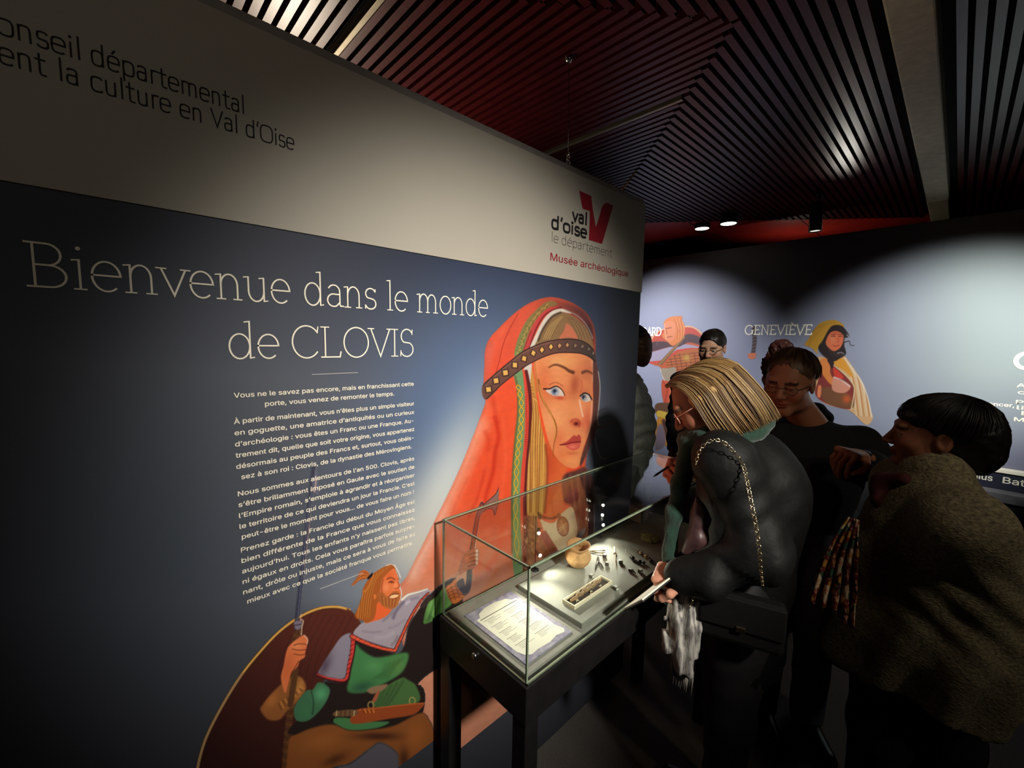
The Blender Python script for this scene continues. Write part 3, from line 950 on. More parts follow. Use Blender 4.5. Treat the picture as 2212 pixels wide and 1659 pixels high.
    for k in range(4):
        p.line([(1230 + k * 40, 640 - k * 20), (1200 + k * 40, 760 - k * 30), (1160 + k * 40, 860 - k * 20)], 22, (50, 84, 46) if k % 2 else (128, 176, 96), .6, 3, ar)
    br = p.poly([(1425, 450), (1500, 380), (1570, 330), (1700, 520), (1690, 560), (1560, 662), (1480, 620)], (218, 112, 44), 1.2)
    for k in range(4):
        p.line([(1440 + k * 55, 470 - k * 40), (1500 + k * 55, 640 - k * 40)], 11, (110, 46, 20), .85, 1, br)
        p.line([(1420, 500 + k * 45), (1560, 420 + k * 50), (1700, 480 + k * 40)], 10, (120, 50, 22), .85, 1, br)
    p.poly([(1560, 330), (1650, 180), (1720, 110), (1780, 190), (1740, 330), (1700, 420)], (206, 142, 114), 1.5)
    p.poly([(1570, 380), (1660, 315), (1690, 410), (1710, 300), (1716, 140), (1782, 186), (1760, 465), (1680, 545), (1610, 470)], (58, 54, 66), 1.2)
    # axe and hand
    p.fr(*B)
    p.line([(735, 1440), (765, 1250), (795, 1080), (835, 960)], 52, (60, 20, 20), .95, 1, None, solid=True, w1=36)
    p.line([(735, 1440), (765, 1250), (795, 1080), (832, 970)], 36, (150, 62, 46), .9, 1, None, w1=26)
    p.line([(765, 1400), (795, 1240), (820, 1090)], 8, (244, 176, 154), .9, .8)
    ax = p.poly([(815, 1010), (870, 950), (970, 860), (1018, 762), (1028, 850), (992, 980), (962, 1078), (945, 1025), (905, 1008), (850, 1040), (790, 1090)], (132, 84, 76), 1)
    p.blob(985, 850, 40, 90, (118, 100, 92), .8, .3, ax)
    p.line([(815, 1010), (870, 950), (970, 860), (1018, 765), (1028, 850), (992, 980), (962, 1075), (945, 1025), (905, 1008), (850, 1040)], 8, (54, 24, 26), .9, .8)
    h2 = p.poly([(630, 1520), (670, 1455), (725, 1415), (790, 1408), (802, 1440), (795, 1490), (785, 1560), (745, 1608), (705, 1610), (660, 1640), (600, 1660)], (168, 84, 56), 1.2)
    for k in range(4):
        p.line([(700, 1470 + k * 38), (740, 1455 + k * 38), (795, 1440 + k * 38)], 9, (70, 28, 24), .9, .9, h2)
        p.blob(784, 1430 + k * 40, 14, 20, (240, 214, 196), 1)
    p.blob(690, 1500, 40, 50, (214, 120, 84), .7, 0, h2)
    # head
    p.fr(*W1)
    p.poly([(120, 410), (190, 310), (235, 230), (300, 196), (360, 232), (372, 290), (320, 325), (230, 345), (170, 400)], (176, 92, 42), 1.2)
    for k in range(5):
        p.line([(350, 260 + k * 10), (260, 240 + k * 22), (150, 390)], 8, (220, 140, 66) if k % 2 else (110, 52, 22), .7, 1)
    nk = p.poly([(430, 620), (560, 680), (660, 740), (700, 720), (640, 800), (560, 860), (450, 900), (320, 930), (390, 860)], (226, 96, 48), 1.5)
    hr = p.poly([(420, 250), (520, 182), (600, 142), (670, 122), (725, 165), (710, 230), (560, 320), (540, 420), (560, 500), (560, 640), (480, 650), (440, 860), (330, 930), (280, 900), (170, 840), (220, 700),
                 (268, 560), (280, 460), (340, 350), (390, 290)], (162, 84, 32), 1.2)
    for k in range(16):
        p.line([(640 - k * 14, 150 + k * 8), (480 - k * 10, 300 + k * 12), (400 - k * 10, 520), (360 - k * 10, 860)], 10, [(222, 146, 56), (92, 42, 16), (190, 104, 40)][k % 3], .7, 1.2, hr)
    fc = p.poly([(540, 350), (600, 270), (700, 180), (745, 235), (775, 320), (775, 360), (800, 420), (785, 450), (805, 500), (795, 600), (745, 690), (640, 730), (560, 690), (515, 560)], (220, 112, 62), 1.2)
    p.blob(640, 270, 80, 50, (214, 90, 46), .7, -.5, fc)
    p.blob(600, 440, 50, 60, (234, 140, 92), .8, 0, fc)
    p.blob(730, 420, 30, 60, (240, 150, 96), .8, .3, fc)
    bd = p.poly([(480, 520), (560, 520), (620, 570), (700, 500), (770, 505), (800, 600), (770, 670), (700, 730), (590, 716), (520, 650)], (166, 92, 44), 2)
    for k in range(10):
        p.line([(540 + k * 25, 560 + (k % 3) * 20), (560 + k * 20, 690)], 8, (206, 134, 70) if k % 2 else (110, 52, 26), .7, 1.2, bd)
    p.poly([(635, 570), (690, 540), (765, 540), (755, 570), (680, 590)], (240, 196, 140), 1)
    p.line([(630, 575), (690, 535), (770, 530)], 12, (110, 40, 22), .9, 1)
    p.line([(632, 580), (690, 598), (760, 578)], 9, (150, 60, 36), .9, 1)
    p.line([(615, 325), (660, 305), (720, 330)], 18, (120, 50, 22), .9, 1.2)
    p.line([(770, 320), (800, 318)], 16, (120, 50, 30), .8, 1.2)
    p.line([(640, 372), (670, 355), (705, 372)], 14, (70, 26, 14), .9, 1)
    p.blob(675, 372, 12, 9, (40, 16, 12), 1)
    p.line([(760, 360), (785, 420), (765, 445), (715, 455)], 10, (130, 46, 26), .8, 1)
    p.line([(560, 330), (540, 430), (545, 520)], 14, (120, 50, 24), .7, 1.5)
    p.poly([(430, 545), (455, 540), (462, 580), (440, 600)], (220, 118, 60), 1)
    p.line([(715, 130), (775, 240), (800, 320)], 10, (250, 236, 228), .9, 1, None, solid=True)
    p.line([(790, 440), (812, 510), (800, 590), (775, 650)], 10, (244, 228, 220), .8, 1, None, solid=True)
    p.line([(600, 140), (670, 120), (715, 140)], 8, (250, 226, 210), .8, 1, None, solid=True)
    p.poly([(345, 300), (415, 232), (405, 285), (352, 332)], (26, 20, 20), 1)


def wall_base(P):
    x, y = P[:, 0], P[:, 1]
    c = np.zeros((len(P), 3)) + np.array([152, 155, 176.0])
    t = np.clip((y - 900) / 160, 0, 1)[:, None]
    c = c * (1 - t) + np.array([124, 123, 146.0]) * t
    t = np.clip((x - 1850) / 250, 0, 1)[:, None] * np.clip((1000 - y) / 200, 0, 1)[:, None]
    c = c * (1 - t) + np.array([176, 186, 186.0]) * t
    return c


def paint_axeman(p):
    D = (1370, 660, 5.027)
    p.fr(*D)
    p.poly([(180, 400), (230, 300), (330, 250), (560, 222), (660, 240), (740, 310), (790, 480), (760, 700), (400, 700)], (206, 72, 52), 1)
    p.line([(165, 410), (225, 305), (330, 252), (560, 226), (660, 244), (740, 314)], 22, (240, 190, 150), .9, .8)
    cp = p.poly([(60, 460), (160, 400), (330, 380), (420, 420), (540, 330), (640, 310), (760, 380), (800, 620), (700, 800), (560, 1080), (400, 1120), (330, 1000), (300, 700), (200, 640), (50, 560)], (206, 92, 54), 1)
    p.poly([(60, 520), (200, 500), (420, 440), (560, 420), (720, 460), (480, 480), (360, 560), (250, 620), (150, 610), (40, 560)], (176, 164, 186), 1)
    fur = p.poly([(60, 480), (130, 430), (230, 390), (380, 400), (430, 440), (540, 330), (620, 310), (740, 360), (760, 440), (600, 400), (480, 450), (380, 450), (200, 500), (110, 520)], (84, 52, 60), 1.2)
    rr = random.Random(2)
    for k in range(50):
        x = 80 + rr.random() * 650
        y = 400 + 60 * math.sin(x * .008 + 2) + rr.uniform(-40, 40)
        p.line([(x, y), (x + rr.uniform(-20, 20), y + rr.uniform(20, 45))], 6, rr.choice([(120, 84, 92), (50, 30, 40), (150, 110, 110)]), .7, .8, fur)
    p.line([(480, 490), (600, 470), (720, 470)], 18, (220, 70, 44), .9, .8)
    p.line([(160, 620), (260, 610), (360, 590), (470, 490)], 22, (214, 70, 50), .9, .8)
    br = p.poly([(340, 620), (520, 500), (760, 480), (760, 700), (520, 760), (420, 720)], (196, 104, 50), 1)
    for k in range(7):
        p.line([(380 + k * 55, 520), (430 + k * 50, 740)], 7, (110, 50, 28), .8, .7, br)
        p.line([(340, 560 + k * 30), (760, 500 + k * 34)], 7, (110, 50, 28), .8, .7, br)
    p.blob(570, 570, 50, 40, (214, 170, 70), .9)
    p.poly([(540, 330), (555, 350), (300, 650), (250, 640)], (136, 94, 56), .8, False)
    p.line([(545, 335), (270, 645)], 9, (196, 150, 96), .7, .7)
    tun = p.poly([(300, 820), (420, 800), (600, 820), (600, 1100), (470, 1100), (330, 1080)], (206, 84, 54), 1)
    for k in range(7):
        p.line([(310 + k * 40, 830), (360 + k * 30, 900), (330 + k * 44, 1060)], 10, (240, 140, 90) if k % 2 else (150, 44, 34), .6, 1.2, tun)
    p.poly([(282, 685), (360, 680), (450, 676), (440, 790), (370, 820), (320, 800), (296, 740)], (170, 152, 130), .8)
    p.line([(284, 690), (296, 750), (330, 812)], 9, (232, 220, 200), .9, .7)
    p.poly([(250, 1060), (600, 1100), (620, 1260), (420, 1250), (260, 1220)], (104, 68, 44), 1)
    p.poly([(262, 1140), (440, 1180), (620, 1190), (620, 1250), (430, 1245), (258, 1210)], (214, 178, 66), .8)
    tr = p.poly([(250, 1230), (420, 1255), (620, 1260), (640, 1640), (500, 1640), (420, 1560), (330, 1520), (230, 1560)], (206, 138, 46), 1)
    p.poly([(300, 1250), (360, 1260), (460, 1440), (560, 1560), (480, 1620), (400, 1560), (340, 1420)], (84, 52, 34), 2)
    p.poly([(250, 1330), (310, 1300), (340, 1500), (230, 1560)], (130, 112, 124), 2)
    # head
    p.poly([(430, 70), (470, 80), (520, 120), (515, 155), (470, 150), (445, 120)], (226, 128, 62), .8)
    hd = p.poly([(320, 190), (360, 140), (430, 118), (500, 140), (540, 200), (550, 280), (520, 360), (440, 430), (400, 430), (350, 380), (300, 330), (330, 270)], (232, 132, 66), .9)
    p.poly([(330, 200), (380, 170), (440, 190), (450, 270), (430, 360), (390, 396), (350, 370), (335, 300)], (238, 142, 96), .9)
    for k in range(6):
        p.line([(440 + k * 16, 150), (470 + k * 14, 260), (470 + k * 12, 360)], 8, (250, 170, 90) if k % 2 else (186, 88, 40), .7, .9, hd)
    p.line([(350, 250), (400, 240)], 8, (130, 50, 30), .9, .7)
    p.line([(340, 245), (355, 300), (340, 310)], 7, (170, 76, 48), .8, .7)
    p.line([(360, 345), (410, 335)], 8, (140, 50, 36), .9, .7)
    p.line([(330, 200), (335, 290), (345, 370)], 8, (250, 210, 190), .7, .8)
    p.blob(485, 275, 18, 24, (222, 116, 66), .9)


def paint_shepherdess(p):
    V = (1590, 670, 6.145)
    p.fr(*V)
    p.line([(240, 240), (245, 420), (215, 620)], 62, (92, 74, 76), 1, 1, None, solid=True, w1=50)
    for k in range(16):
        p.line([(215, 270 + k * 22), (262, 255 + k * 22)], 8, (50, 38, 44) if k % 2 else (140, 116, 110), .8, .7)
    p.poly([(155, 590), (200, 570), (265, 575), (250, 640), (180, 645)], (226, 126, 88), 1)
    cl = p.poly([(1430, 610), (1500, 680), (1580, 800), (1680, 960), (1750, 1150), (1790, 1330), (1815, 1440), (1720, 1520), (1500, 1330), (1200, 1250), (1050, 1100), (1080, 780), (1090, 620), (1250, 640)], (226, 176, 128), 1)
    for k in range(9):
        p.line([(1440 + k * 14, 680 + k * 10), (1530 + k * 22, 900), (1600 + k * 24, 1400)], 16, [(246, 232, 208), (196, 120, 66), (238, 204, 160)][k % 3], .75, 1.5, cl)
    p.poly([(1290, 660), (1420, 640), (1500, 760), (1560, 900), (1500, 860), (1400, 780), (1290, 720)], (232, 158, 56), 1)
    dr = p.poly([(1130, 700), (1290, 720), (1440, 850), (1540, 960), (1570, 1080), (1530, 1310), (1200, 1240), (1050, 1110), (1100, 900)], (140, 56, 52), 1)
    p.poly([(1290, 770), (1340, 790), (1430, 900), (1320, 890)], (224, 66, 52), .9)
    p.poly([(1130, 1030), (1400, 1060), (1540, 1180), (1530, 1300), (1200, 1230)], (128, 82, 54), 1.5)
    p.blob(1470, 1180, 60, 60, (224, 96, 46), .9, 0, dr)
    p.line([(1280, 720), (1420, 830), (1530, 950), (1572, 1060), (1530, 1310)], 14, (240, 214, 166), 1, .8)
    p.line([(1440, 640), (1560, 800), (1680, 980), (1760, 1200), (1800, 1420)], 16, (250, 240, 224), .8, 1.2)
    # arm
    p.poly([(1120, 660), (1200, 640), (1250, 720), (1250, 830), (1300, 940), (1290, 1000), (1220, 950), (1130, 820), (1110, 720)], (236, 138, 70), 1)
    p.poly([(1290, 890), (1380, 930), (1480, 970), (1520, 1030), (1430, 1100), (1280, 1060)], (226, 150, 124), 1)
    p.line([(1300, 890), (1400, 930), (1510, 1010)], 18, (246, 226, 220), .8, 1.2)
    p.poly([(1090, 1010), (1130, 1010), (1120, 1150), (1080, 1140)], (240, 140, 90), 1)
    p.poly([(1210, 660), (1260, 650), (1300, 700), (1270, 780), (1240, 720)], (50, 34, 40), 1)
    # hood, hair, face
    p.poly([(910, 460), (960, 380), (1040, 250), (1120, 170), (1240, 132), (1340, 140), (1430, 200), (1400, 260), (1240, 260), (1180, 400), (1080, 520), (1090, 590), (1000, 500)], (206, 148, 48), 1)
    for k in range(7):
        p.line([(1300 - k * 20, 160 + k * 4), (1150 - k * 20, 220 + k * 10), (1000 - k * 6, 420 + k * 10)], 12, (236, 182, 72) if k % 2 else (160, 104, 32), .6, 1.2)
    hr = p.poly([(1250, 230), (1340, 196), (1420, 220), (1470, 300), (1490, 350), (1440, 380), (1440, 500), (1460, 580), (1380, 640), (1280, 680), (1150, 600), (1090, 500), (1150, 400)], (48, 34, 34), 1.2)
    fc = p.poly([(1240, 310), (1330, 275), (1420, 330), (1420, 420), (1380, 500), (1300, 545), (1230, 500), (1190, 430)], (230, 118, 78), 1)
    p.blob(1280, 380, 40, 60, (240, 142, 98), .8, 0, fc)
    p.blob(1320, 310, 60, 26, (200, 92, 62), .7, 0, fc)
    for x in (1290, 1385):
        p.line([(x - 22, 352), (x, 344), (x + 22, 354)], 9, (80, 26, 24), .9, .8)
        p.line([(x - 26, 326), (x + 22, 322)], 8, (96, 36, 30), .8, .8)
    p.line([(1350, 370), (1368, 415), (1340, 425)], 8, (170, 66, 48), .8, .8)
    p.line([(1290, 470), (1330, 478), (1365, 462)], 11, (160, 44, 44), .9, .8)
    for k in range(8):
        p.line([(1200 + k * 20, 500 + k * 10), (1260 + k * 24, 600), (1340 + k * 14, 560 + k * 8)], 8, (110, 84, 74) if k % 2 else (26, 18, 20), .7, 1, hr)
    for q in ([(1440, 250), (1480, 300), (1500, 350), (1460, 360)], [(1430, 430), (1500, 410), (1520, 460), (1570, 470)], [(1440, 500), (1450, 560), (1400, 600)]):
        p.line(q, 14, (44, 32, 36), .9, 1, None, solid=True, w1=6)
    p.line([(1470, 330), (1495, 350)], 10, (220, 220, 226), .8, 1)
    p.line([(1350, 570), (1390, 560), (1430, 580)], 12, (200, 196, 196), .7, 1)

# ---------------------------------------------------------------- lettering
def arc(cx, cy, rx, ry, a0, a1, n=2.0, k=16):
    out = []
    for t in np.linspace(math.radians(a0), math.radians(a1), k):
        c, s_ = math.cos(t), math.sin(t)
        out.append((cx + rx * math.copysign(abs(c) ** (2 / n), c), cy + ry * math.copysign(abs(s_) ** (2 / n), s_)))
    return out


ASC, CAP, DESC = 1.55, 1.42, -0.48


def glyph(ch, n=2.0, serif=True, w=1.0):
    """centre-line strokes of one letter (x-height 1); returns strokes, advance"""
    S_ = []
    sf = []

    def st(x, y0, y1):
        S_.append([(x, y0), (x, y1)])

    def foot(x, y=0.0, h=0.17):
        if serif:
            sf.append([(x - h, y), (x + h, y)])

    def flag(x, y):
        if serif:
            sf.append([(x - 0.2, y - 0.03), (x, y)])
    base = {'é': 'e', 'è': 'e', 'È': 'E', 'É': 'E'}.get(ch, ch)
    adv = 1.0
    if base == 'o':
        S_.append(arc(.5, .5, .43 * w, .52, 0, 360, n, 28)); adv = 1.0
    elif base == 'e':
        S_.append([(.07, .53), (.92, .53)] + arc(.5, .5, .42, .52, 4, 310, n, 26)[0:]); adv = 1.0
    elif base == 'c':
        S_.append(arc(.5, .5, .42, .52, 45, 315, n, 24)); adv = .93
    elif base == 'd':
        S_.append(arc(.46, .5, .39, .52, 0, 360, n, 28)); st(.86, 0, ASC); flag(.86, ASC); adv = 1.1
        if serif:
            sf.append([(.86, 0), (1.02, .03)])
    elif base == 'p':
        S_.append(arc(.58, .5, .4, .52, 0, 360, n, 28)); st(.18, 1, DESC); flag(.18, 1); foot(.18, DESC); adv = 1.1
    elif base == 'q':
        S_.append(arc(.46, .5, .39, .52, 0, 360, n, 28)); st(.86, 1, DESC); adv = 1.05
    elif base == 'n':
        st(.2, 0, 1); S_.append([(.2, .55)] + arc(.53, .58, .33, .44, 180, 0, n, 14) + [(.86, 0)]); flag(.2, 1); foot(.2); foot(.86); adv = 1.12
    elif base == 'h':
        st(.2, 0, ASC); S_.append([(.2, .55)] + arc(.53, .58, .33, .44, 180, 0, n, 14) + [(.86, 0)]); adv = 1.1
    elif base == 'm':
        st(.2, 0, 1); S_.append([(.2, .55)] + arc(.5, .6, .3, .42, 180, 0, n, 14) + [(.8, 0)]); S_.append([(.8, .55)] + arc(1.1, .6, .3, .42, 180, 0, n, 14) + [(1.4, 0)])
        flag(.2, 1); foot(.2); foot(.8, h=.13); foot(1.4); adv = 1.66
    elif base == 'u':
        S_.append([(.18, 1), (.18, .45)] + arc(.51, .42, .33, .44, 180, 360, n, 14)); st(.84, 0, 1); flag(.18, 1); flag(.84, 1); adv = 1.08
        if serif:
            sf.append([(.84, 0), (1.0, .03)])
    elif base == 'r':
        st(.2, 0, 1); S_.append([(.2, .6)] + arc(.55, .56, .35, .46, 180, 75, n, 8)); flag(.2, 1); foot(.2); adv = .7
    elif base == 't':
        S_.append([(.3, 1.38), (.3, .3)] + arc(.56, .28, .26, .3, 180, 285, n, 8)); S_.append([(.05, 1), (.66, 1)]); adv = .74
    elif base == 'a':
        S_.append(arc(.46, .7, .32, .32, 150, 0, n, 12) + [(.78, .12)] + ([(.82, .02), (.98, .02)] if serif else [(.78, 0)]))
        S_.append([(.78, .58)] + arc(.44, .29, .33, .3, 75, 300, n, 18) + [(.78, .2)]); adv = 1.0
    elif base == 's':
        S_.append(arc(.42, .76, .3, .27, 25, 230, n, 12) + arc(.42, .25, .32, .27, 60, -160, n, 14)); adv = .84
        if serif:
            sf.append([(.7, .86), (.7, 1.0)]); sf.append([(.1, .18), (.1, .0)])
    elif base == 'l':
        st(.22, 0, ASC); flag(.22, ASC); foot(.22); adv = .46
    elif base == 'i':
        st(.22, 0, 1); flag(.22, 1); foot(.22); S_.append(arc(.22, 1.38, .035, .035, 0, 360, 2, 8)); adv = .46
    elif base == 'v':
        S_.append([(.06, 1), (.48, 0), (.9, 1)]); foot(.06, 1); foot(.9, 1); adv = .96
    elif base == 'V':
        S_.append([(.05, CAP), (.6, 0), (1.15, CAP)]); foot(.05, CAP); foot(1.15, CAP); adv = 1.2
    elif base == 'B':
        st(.25, 0, CAP); S_.append([(.05, CAP), (.6, CAP)] + arc(.6, CAP - .35, .36, .35, 90, -90, n, 12) + [(.25, CAP - .7)]); S_.append([(.6, CAP - .7)] + arc(.65, .36, .42, .36, 90, -90, n, 12) + [(.05, 0)]); adv = 1.2
    elif base == 'C':
        S_.append(arc(.72, CAP / 2, .64, CAP / 2 + .03, 38, 322, n, 28)); adv = 1.36
        if serif:
            sf.append([(1.23, CAP * .8), (1.27, CAP)])
    elif base == 'G':
        S_.append(arc(.72, CAP / 2, .64, CAP / 2 + .03, 38, 335, n, 28)); st(1.28, .1, .62); foot(1.28, .62); adv = 1.5
    elif base == 'L':
        st(.25, 0, CAP); S_.append([(.05, 0), (.98, 0), (1.03, .25)]); foot(.25, CAP, .2); adv = 1.12
    elif base == 'O':
        S_.append(arc(.74, CAP / 2, .66, CAP / 2 + .03, 0, 360, n, 36)); adv = 1.5
    elif base == 'I':
        st(.25, 0, CAP); foot(.25, CAP, .2); foot(.25, 0, .2); adv = .52
    elif base == 'S':
        S_.append(arc(.5, CAP * .75, .36, CAP * .27, 30, 235, n, 14) + arc(.5, CAP * .25, .4, CAP * .27, 65, -155, n, 16)); adv = 1.02
        if serif:
            sf.append([(.84, CAP * .82), (.85, CAP)]); sf.append([(.12, .3), (.11, 0)])
    elif base == 'E':
        st(.25, 0, CAP); S_.append([(.05, CAP), (.92, CAP), (.94, CAP - .2)]); S_.append([(.25, CAP * .52), (.78, CAP * .52)]); S_.append([(.05, 0), (.96, 0), (1.0, .22)]); adv = 1.1
    elif base == 'N':
        S_.append([(.22, 0), (.22, CAP), (1.12, 0), (1.12, CAP)]); foot(.22, 0); foot(1.12, CAP); foot(.16, CAP, .14); adv = 1.38
    elif base == 'D':
        st(.25, 0, CAP); S_.append([(.05, CAP), (.55, CAP)] + arc(.62, CAP / 2, .62, CAP / 2, 90, -90, n, 18) + [(.05, 0)]); adv = 1.38
    elif base == 'A':
        S_.append([(.06, 0), (.62, CAP), (1.18, 0)]); S_.append([(.28, .5), (.96, .5)]); foot(.06); foot(1.18); adv = 1.24
    elif base == 'R':
        st(.25, 0, CAP); S_.append([(.05, CAP), (.58, CAP)] + arc(.6, CAP - .37, .36, .37, 90, -90, n, 12) + [(.25, CAP - .74)]); S_.append([(.62, CAP - .74), (1.15, 0)]); foot(.25); foot(1.15, 0, .12); adv = 1.2
    elif base in ("'", '’'):
        S_.append([(.2, ASC), (.12, ASC - .4)]); adv = .32
    elif base == ' ':
        adv = .5
    if ch == 'é':
        S_.append([(.42, 1.2), (.64, 1.46)])
    if ch == 'È':
        S_.append([(.34, CAP + .36), (.6, CAP + .12)])
    return S_, sf, adv


def ribbon(mb, pts, hw, conv):
    p = np.asarray(pts, float)
    if len(p) < 2:
        return
    d = np.diff(p, axis=0)
    L = np.linalg.norm(d, axis=1)
    keep = np.concatenate([[True], L > 1e-5])
    p = p[keep]
    if len(p) < 2:
        return
    d = np.diff(p, axis=0)
    d /= np.linalg.norm(d, axis=1)[:, None]
    closed = np.linalg.norm(p[0] - p[-1]) < 1e-4
    vs = []
    for i in range(len(p)):
        if closed and i in (0, len(p) - 1):
            a, b_ = d[-1], d[0]
        else:
            a = d[max(i - 1, 0)]
            b_ = d[min(i, len(d) - 1)]
        nn = np.array([-(a[1] + b_[1]), a[0] + b_[0]])
        l = np.linalg.norm(nn)
        nn = nn / l if l > 1e-6 else np.array([-b_[1], b_[0]])
        co = max(0.35, nn @ np.array([-b_[1], b_[0]]))
        o = nn * hw / co
        e = np.zeros(2)
        if not closed and i == 0:
            e = -d[0] * hw * 0.6
        if not closed and i == len(p) - 1:
            e = d[-1] * hw * 0.6
        vs += [conv(p[i] + o + e), conv(p[i] - o + e)]
    fs = [(2 * i, 2 * i + 1, 2 * i + 3, 2 * i + 2) for i in range(len(p) - 1)]
    mb.add(vs, fs)


def on_panel(off=0.0016):
    return lambda u, v, d=0.0: (u, PY - off - d, v)


def on_wall(off=0.002):
    return lambda u, v, d=0.0: (BX - off - d, -u, v)


def strokes(mb, text, u0, u1, v, xh, hw, plane, n=2.0, serif=True, space=.5, track=0.0, contrast=.8):
    """write text from u0 to u1 on baseline v; letters are squeezed to fit exactly"""
    x = 0
    runs = []
    for ch in text:
        a, sf, adv = glyph(ch, n, serif)
        runs.append((x, a, sf))
        x += (space if ch == ' ' else adv) + track
    k = (u1 - u0) / max(x - track, 1e-6)
    dk = 0
    for x0, a, sf in runs:
        for s_ in a:
            ribbon(mb, [((x0 + q[0]) * k / 1.0, q[1] * xh) for q in s_], hw, lambda q: plane(u0 + q[0], v + q[1], dk * 5e-5))
            dk = (dk + 1) % 9
        for s_ in sf:
            ribbon(mb, [((x0 + q[0]) * k, q[1] * xh) for q in s_], hw * contrast, lambda q: plane(u0 + q[0], v + q[1], dk * 5e-5))
            dk = (dk + 1) % 9


FONT = None
try:      # the sans serif that ships with Blender; the built-in font is used when it is missing
    import os
    _f = os.path.join(bpy.utils.system_resource('DATAFILES'), 'fonts', 'Inter.woff2')
    if os.path.exists(_f):
        FONT = bpy.data.fonts.load(_f)
except Exception:
    FONT = None


def font_text(mb, text, u0, u1, v, size, plane, bold=0.0, align='fit', shear=0.0):
    cu = bpy.data.curves.new('t', 'FONT')
    cu.body = text
    cu.size = size
    if FONT:
        cu.font = FONT
    cu.shear = shear
    cu.resolution_u = 3
    ob = bpy.data.objects.new('t', cu)
    COL.objects.link(ob)
    dg = bpy.context.evaluated_depsgraph_get()
    me = bpy.data.meshes.new_from_object(ob.evaluated_get(dg))
    if len(me.vertices):
        co = np.empty(len(me.vertices) * 3)
        me.vertices.foreach_get('co', co)
        co = co.reshape(-1, 3)
        x0, x1 = co[:, 0].min(), co[:, 0].max()
        k = (u1 - u0) / (x1 - x0) if u1 is not None else 1.0
        fs = [tuple(p.vertices) for p in me.polygons]
        for ci, (du, dv) in enumerate(((0, 0),) if not bold else ((-bold, 0), (bold, 0), (0, bold * .7), (0, -bold * .7))):
            mb.add([plane(u0 + du + (c[0] - x0) * k, v + dv + c[1], ci * 6e-5) for c in co], fs)
    bpy.data.objects.remove(ob)
    bpy.data.curves.remove(cu)
    bpy.data.meshes.remove(me)


# ---------------------------------------------------------------- the welcome panel
M_board = mat('panel_board', S(46, 48, 56), 0.7, noise=0.1, nscale=12)
M_band = mat('cream_band', S(172, 165, 152), 0.6, spec=0.3, noise=0.02, nscale=4)
M_rail = mat('grey_rail', S(140, 134, 128), 0.5, noise=0.08, nscale=30)
M_cream = mat('cream_ink', S(244, 234, 214), 0.6, spec=0.2, noise=0.02, nscale=30)
M_blackink = mat('black_ink', S(28, 26, 28), 0.6, spec=0.2, noise=0.05, nscale=30)
M_greyink = mat('grey_ink', S(84, 76, 70), 0.6, spec=0.2, noise=0.05, nscale=30)
M_redink = mat('red_ink', S(138, 22, 36), 0.6, spec=0.2, noise=0.05, nscale=30)
M_greyline = mat('pale_line_ink', S(190, 186, 182), 0.6, spec=0.2, noise=0.05, nscale=30)

PX0, PX1 = -1.6, 1.735
ZB = CAMZ + 0.2215
ZT = CAMZ + 0.597
panel = empty('exhibition_panel', (0.9, PY, 0), 0, 'tall dark blue welcome panel with cream top band and painted medieval figures', 'panel')
b = MB()
b.box((PX0, PY, 0.02), (PX1, PY + 0.05, ZT), 0.004)
b.build('board', M_board, panel, True)
b = MB()
b.box((PX0, PY - 0.004, ZB), (PX1 + 0.004, PY + 0.01, ZT), 0.001)
b.build('header_band', M_band, panel, True)['label'] = 'cream header band along the top'
b = MB()
b.box((PX0, PY + 0.004, ZT), (PX1, PY + 0.05, ZT + 0.024), 0.003)
b.build('top_rail', M_rail, panel, True)['label'] = 'grey metal top rail'
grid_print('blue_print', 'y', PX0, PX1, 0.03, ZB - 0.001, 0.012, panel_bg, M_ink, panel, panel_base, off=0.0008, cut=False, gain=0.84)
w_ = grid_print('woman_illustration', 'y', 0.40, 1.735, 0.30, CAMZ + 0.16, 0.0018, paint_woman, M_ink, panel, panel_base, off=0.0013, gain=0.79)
w_['label'] = 'printed young woman in a red hood with a jewelled headband'
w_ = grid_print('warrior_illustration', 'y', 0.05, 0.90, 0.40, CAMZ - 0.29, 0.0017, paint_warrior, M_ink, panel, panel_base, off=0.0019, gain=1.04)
w_['label'] = 'printed bearded warrior with spear, round shield and raised axe'

